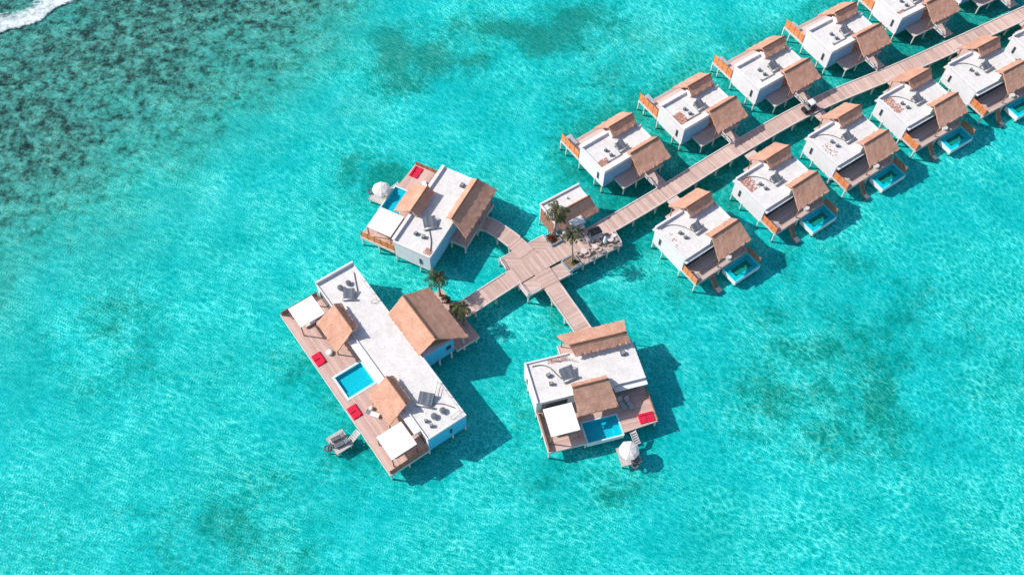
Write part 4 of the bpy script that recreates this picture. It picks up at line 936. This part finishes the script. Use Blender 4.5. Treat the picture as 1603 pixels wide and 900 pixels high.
def planter(label, c, rz, w, l, h=.55):
    t = thing('planter', label, 'planter', (c[0], c[1], 2.2), rz, 'square planters on the terrace'); k = .14
    MB().box(-w, w, -l, -l + k, 0, h).box(-w, w, l - k, l, 0, h).box(-w, -w + k, -l + k, l - k, 0, h).box(w - k, w, -l + k, l - k, 0, h).build('planter_wall', M['planter'], t)
    MB().box(-w + k, w - k, -l + k, l - k, 0, h - .12).build('soil', M['soil'], t); return t
planter('blue grey square planter with the red leaved bush and twin palms', (6.1, 84.1), R(34), .95, 1.05, .6)
planter('blue grey square planter around the tall single palm', (8.85, 79.8), R(34), 1.15, 1.15, .6)
def palm(label, base, top, n, fl, lean=.3, seed=1, r0=.17, dry=3, droop=1.0):
    rnd = random.Random(seed); t = thing('palm_tree', label, 'palm tree', base, 0, 'coconut palms around the junction')
    B = Vector((0, 0, 0)); T = Vector(top) - Vector(base); pts = []; rs = []
    for i in range(25):
        u = i / 24; p = B.lerp(T, u); p.x = T.x * u ** 1.5; p.y = T.y * u ** 1.5; pts.append(p); rs.append((r0 * (1.5 - .5 * min(1, u * 5)) * (1 - .4 * u)) * (1 + .09 * (i % 2)))
    MB().tube(pts, rs, 9).build('trunk', M['trunk'], t, True)
    def fronds(k, el0, el1, name, mat, length):
        m = MB()
        for j in range(k):
            az = 2 * math.pi * (j + rnd.uniform(-.3, .3)) / k + seed; el = rnd.uniform(el0, el1); ln = length * rnd.uniform(.8, 1.1)
            d = Vector((math.cos(az), math.sin(az), 0)); s = Vector((-d.y, d.x, 0)); P = []; ns = 14; p = T.copy(); a = el
            for q in range(ns + 1):
                P.append(p.copy()); p = p + (d * math.cos(a) + Vector((0, 0, 1)) * math.sin(a)) * ln / ns; a -= droop * (1.5 / ns) * (1 + q / ns * .9)
            m.tube(P, [.035 * (1 - .8 * q / ns) for q in range(ns + 1)], 4)
            tw = rnd.uniform(-.25, .25)
            for q in range(2, ns * 2 + 1):
                u = q / (ns * 2); idx = min(ns - 1, int(u * ns)); fr_ = u * ns - idx; c = P[idx].lerp(P[min(ns, idx + 1)], fr_); tv = (P[idx + 1] - P[idx]).normalized()
                ll = ln * .27 * math.sin(math.pi * (.12 + .80 * u)) * rnd.uniform(.8, 1.1)
                for sg in (-1, 1):
                    if rnd.random() < .2: continue
                    dr = (s * sg * .9 + tv * .55 + Vector((0, 0, -.35 + sg * tw - rnd.uniform(0, .3)))).normalized(); w_ = tv * .045
                    mid = c + dr * ll * .5; end = c + dr * ll + Vector((0, 0, -.22 * ll))
                    m.add([c - w_ * .5, c + w_ * .5, mid + w_, mid - w_, end], [(0, 1, 2, 3), (3, 2, 4)])
        m.build(name, M[mat], t)
    fronds(n, -.1, .9, 'crown', 'frond', fl)
    if dry: fronds(dry, -1.2, -.5, 'dry_fronds', 'dryfrond', fl * .7)
    cm = MB()
    for k in range(5):
        a = k * 1.3; c = T + Vector((math.cos(a) * .2, math.sin(a) * .2, -.18)); cm.tube([c + Vector((0, 0, .12)), c + Vector((0, 0, .06)), c - Vector((0, 0, .06)), c - Vector((0, 0, .12))], [.04, .12, .12, .04], 8)
    cm.build('coconuts', M['shrub'], t, True)
    return t
palm('yellowish palm rising behind the long villa roof, left of its pair', (-10.5, 73.85, 2.48), (-10.65, 74.1, 7.1), 15, 2.3, seed=3, dry=5)
palm('low bushy palm where the boardwalk reaches the long villa', (-6.7, 69.1, 2.48), (-7.35, 70.3, 5.3), 16, 2.4, seed=5, dry=4)
palm('palm with green crown over the small hut roof', (6.3, 84.5, 2.6), (6.35, 85.65, 8.1), 16, 2.5, seed=8, dry=5)
palm('thin palm trunk crossing beside the hut palm', (5.8, 84.4, 2.6), (7.0, 85.3, 6.6), 9, 1.5, seed=9, r0=.12, dry=2)
palm('tall thin palm in the planter at the centre of the junction', (8.9, 79.9, 2.6), (8.55, 81.1, 8.6), 11, 2.3, seed=12, r0=.13, dry=3)
def bush(name, label, loc, r, n, mat, seed):
    rnd = random.Random(seed); t = thing(name, label, 'bush', loc, 0); m = MB()
    for k in range(n):
        a = rnd.uniform(0, 6.28); e = rnd.uniform(-.1, 1.4); q = r * rnd.uniform(.4, 1); c = Vector((math.cos(a) * math.cos(e), math.sin(a) * math.cos(e), math.sin(e) * 1.1)) * q
        d = (c.normalized() + Vector((rnd.uniform(-.5, .5), rnd.uniform(-.5, .5), rnd.uniform(-.3, .3)))).normalized(); s = d.orthogonal().normalized() * .07; l = rnd.uniform(.15, .32)
        m.add([c, c + d * l * .5 + s, c + d * l, c + d * l * .5 - s], [(0, 1, 2, 3)])
    m.build('leaves', M[mat], t); s = MB()
    for k in range(6): a = k * 1.05; s.tube([(0, 0, 0), (math.cos(a) * r * .4, math.sin(a) * r * .4, r * .7)], .025, 5)
    s.build('stems', M['trunk'], t); return t
bush('croton_bush', 'red leaved bush in the planter in front of the hut', (5.7, 83.9, 2.65), .6, 260, 'redleaf', 1)
bush('shrub', 'small green shrub at the foot of the tall palm', (9.3, 79.75, 2.65), .5, 200, 'shrub', 2)
bush('shrub', 'low green shrub beside the palm on the long villa porch', (-8.3, 71.9, 2.5), .75, 300, 'shrub', 4)
bush('shrub', 'dark shrub on the long villa porch nearest the left palm', (-9.6, 73.1, 2.5), .6, 220, 'shrub', 6)
# terrace chairs and tables
def chair(label, x, y, rz, z=2.38):
    t = thing('terrace_chair', label, 'chair', (x, y, z), rz, 'pale armchairs on the terrace')
    MB().box(-.32, .32, -.32, .32, .3, .42, .03, .03).build('seat', M['chairc'], t)
    n = 9; m = MB()
    for k in range(n):
        a = -.25 + (math.pi + .5) * k / (n - 1); b = -.25 + (math.pi + .5) * (k + 1) / (n - 1)
        if k < n - 1: m.bar((math.cos(a) * .4, math.sin(a) * .4, .55), (math.cos(b) * .4, math.sin(b) * .4, .55), .09, .36)
    m.build('backrest', M['beam'], t)
    for sx in (-.26, .26):
        for sy in (-.26, .26): MB().box(sx - .025, sx + .025, sy - .025, sy + .025, 0, .3).build('leg', M['brown'], t)
def table(label, x, y, r=.45, z=2.38):
    t = thing('terrace_table', label, 'table', (x, y, z), 0, 'round tables on the terrace')
    MB().tube([(0, 0, .66), (0, 0, .72)], r, 20).build('tabletop', M['kerb'], t); MB().post(0, 0, .05, .66, .05).build('leg', M['steel'], t); MB().tube([(0, 0, 0), (0, 0, .05)], r * .6, 14).build('base', M['steel'], t)
table('round pale table nearest the tall palm', 10.65, 81.7, .5); table('round pale table in the middle of the terrace', 12.3, 82.55, .45); table('round pale table at the far end of the terrace', 14.7, 83.95, .5)
for k, (x, y, rz, w) in enumerate([(10.0, 81.3, 2.2, 'left of the table nearest the tall palm'), (11.2, 81.2, -1.9, 'right of the table nearest the tall palm'), (11.7, 83.2, .6, 'upper left of the middle table'), (12.9, 82.1, -2.2, 'lower right of the middle table'),
        (11.75, 82.0, 2.5, 'lower left of the middle table'), (14.2, 84.6, .5, 'upper left of the far table'), (15.35, 83.9, -1.6, 'right of the far table'), (12.9, 83.4, -.5, 'between the buggy and the middle table')]):
    chair('pale round backed chair ' + w, x, y, rz)
parasol('closed white parasol on the terrace beside the black roofed buggy', (13.8, 83.2, 2.38), 1, 2.4, True, 'canvas')
daybed('pale daybed at the far end of the terrace', ((0, 0), 0), 15.1, 84.9, 2.38, .6, 1.1, 1.2)
# golf buggies
def buggy(label, loc, rz, roof, body, long=False, roofl=None):
    t = thing('golf_buggy', label, 'golf buggy', loc, rz, 'golf buggies parked along the boardwalk'); e = .45 if long else 0
    b = MB().box(-1.25 - e, 1.15, -.58, .58, .28, .62, .05, .04).box(.75, 1.25, -.55, .55, .45, .95, .12, .08).box(-1.3 - e, -.75 - e, -.56, .56, .5, .95, .06, .06); b.build('body', M[body], t)
    for x in ((-.35, -.95) if long else (-.35,)):
        s = MB().box(x - .25, x + .22, -.52, .52, .62, .82, .03, .03).box(x - .34, x - .24, -.52, .52, .8, 1.2, .02, .02); s.build('seat', M['cream' if body == 'cartw' else 'greyf'], t)
    r0, r1 = roofl or (-1.15 - e, .75)
    n = 8; vs = []; fs = []
    for lay in (0, -.05):
        for i in range(n + 1):
            u = i / n
            for j in range(5): v = j / 4; vs.append((r0 + (r1 - r0) * u, -.6 + 1.2 * v, 1.92 + lay + .07 * math.sin(math.pi * v) + .04 * math.sin(math.pi * u)))
    k = (n + 1) * 5
    for i in range(n):
        for j in range(4): a = i * 5 + j; fs += [(a, a + 1, a + 6, a + 5), (k + a, k + a + 5, k + a + 6, k + a + 1)]
    for i in range(n):
        for a in (i * 5, i * 5 + 4): fs.append((a, a + 5, k + a + 5, k + a))
    for j in range(4):
        for a in (j, n * 5 + j): fs.append((a, a + 1, k + a + 1, k + a))
    MB().add(vs, fs).build('roof', M[roof], t, True)
    for x, xt in ((.85, r1 - .12), (-.9 - e, r0 + .12)):
        for y in (-.52, .52): MB().tube([(x, y, .6), (xt, y, 1.9)], .025, 6).build('roof_post', M['steel'], t)
    MB().add([(.86, -.5, .95), (.86, .5, .95), (.68, .5, 1.75), (.68, -.5, 1.75), (.88, -.5, .95), (.88, .5, .95), (.70, .5, 1.75), (.70, -.5, 1.75)], [(0, 3, 2, 1), (4, 5, 6, 7), (0, 1, 5, 4), (1, 2, 6, 5), (2, 3, 7, 6), (3, 0, 4, 7)]).build('windscreen', M['glass'], t)
    tr = MB()
    for k in range(10):
        a = .628 * k; c = .628 * (k + 1); tr.tube([(.5 + .06 * math.sin(a), .25 + .15 * math.cos(a), 1.0 + .12 * math.sin(a)), (.5 + .06 * math.sin(c), .25 + .15 * math.cos(c), 1.0 + .12 * math.sin(c))], .018, 5)
    tr.build('steering_wheel', M['cartd'], t)
    for x in (.8, -.85 - e):
        for y in (-.52, .52):
            w = MB().tube([(x, y - .09, .22), (x, y + .09, .22)], .22, 14).build('wheel', M['tyre'], t); MB().tube([(x, y - .1, .22), (x, y + .1, .22)], .11, 10).build('rim', M['steel'], w)
    for y in (-.4, .4): MB().tube([(1.2, y, .72), (1.27, y, .72)], .08, 10).build('headlight', M['lamp'], t)
    return t
bg_ = buggy('white long golf buggy parked in front of the small hut', (8.75, 85.7, 2.38), R(206), 'cartw', 'cartw', True, (-1.75, .25)); bg_.scale = (1.18, 1.15, 1.1)
buggy('dark golf buggy with black roof parked on the terrace', (12.15, 84.35, 2.38), R(208), 'cartd', 'cartw')
buggy('golf buggy with small white roof parked on the boardwalk edge', (48.3, 110.55, 2.44), R(30), 'cartw', 'cartd', False, (-.4, .75))
for k, (x, y, w) in enumerate([(-12.0 + 13.7, 79.9, 'left'), (3.2, 84.2, 'right')]):
    pass
# ------------------------------------------------------------------ light, world, camera
az = math.atan2(-.14, .99); el = R(40.5)
dirv = Vector((math.cos(el) * .99, -math.cos(el) * .14, -math.sin(el)))
sd = bpy.data.lights.new('sun', 'SUN'); sd.energy = 4.8; sd.angle = R(.8); sd.color = (1.0, .955, .90)
so = bpy.data.objects.new('sun', sd); COL.objects.link(so); so.rotation_euler = dirv.to_track_quat('-Z', 'Y').to_euler(); so.location = (-60, 90, 80)
wd = bpy.data.worlds.new('World'); scene.world = wd; wd.use_nodes = True; nt = wd.node_tree
bg = nt.nodes['Background']; sky = nt.nodes.new('ShaderNodeTexSky'); sky.sky_type = 'NISHITA'; sky.sun_disc = False; sky.sun_elevation = el; sky.sun_rotation = math.atan2(-.99, .14)
nt.links.new(sky.outputs[0], bg.inputs[0]); bg.inputs[1].default_value = .15
cd = bpy.data.cameras.new('camera'); cam = bpy.data.objects.new('camera', cd); COL.objects.link(cam); scene.camera = cam
cd.sensor_width = 36; cd.lens = 1575.41 / 1603 * 36; cd.clip_end = 12000; cd.clip_start = .5
th = R(30.607); ro = R(1.1587)
fw = Vector((0, math.sin(th), -math.cos(th))); up = Vector((0, math.cos(th), math.sin(th))); rt = Vector((1, 0, 0))
r2 = rt * math.cos(ro) + up * math.sin(ro); u2 = up * math.cos(ro) - rt * math.sin(ro)
mt = Matrix((r2, u2, -fw)).transposed().to_4x4(); mt.translation = (0, 0, 130); cam.matrix_world = mt
scene.render.engine = 'CYCLES'
scene.cycles.transparent_max_bounces = 16
scene.view_settings.view_transform = 'Standard'; scene.view_settings.look = 'None'; scene.view_settings.exposure = 0
scene.render.resolution_x = 1024; scene.render.resolution_y = 574
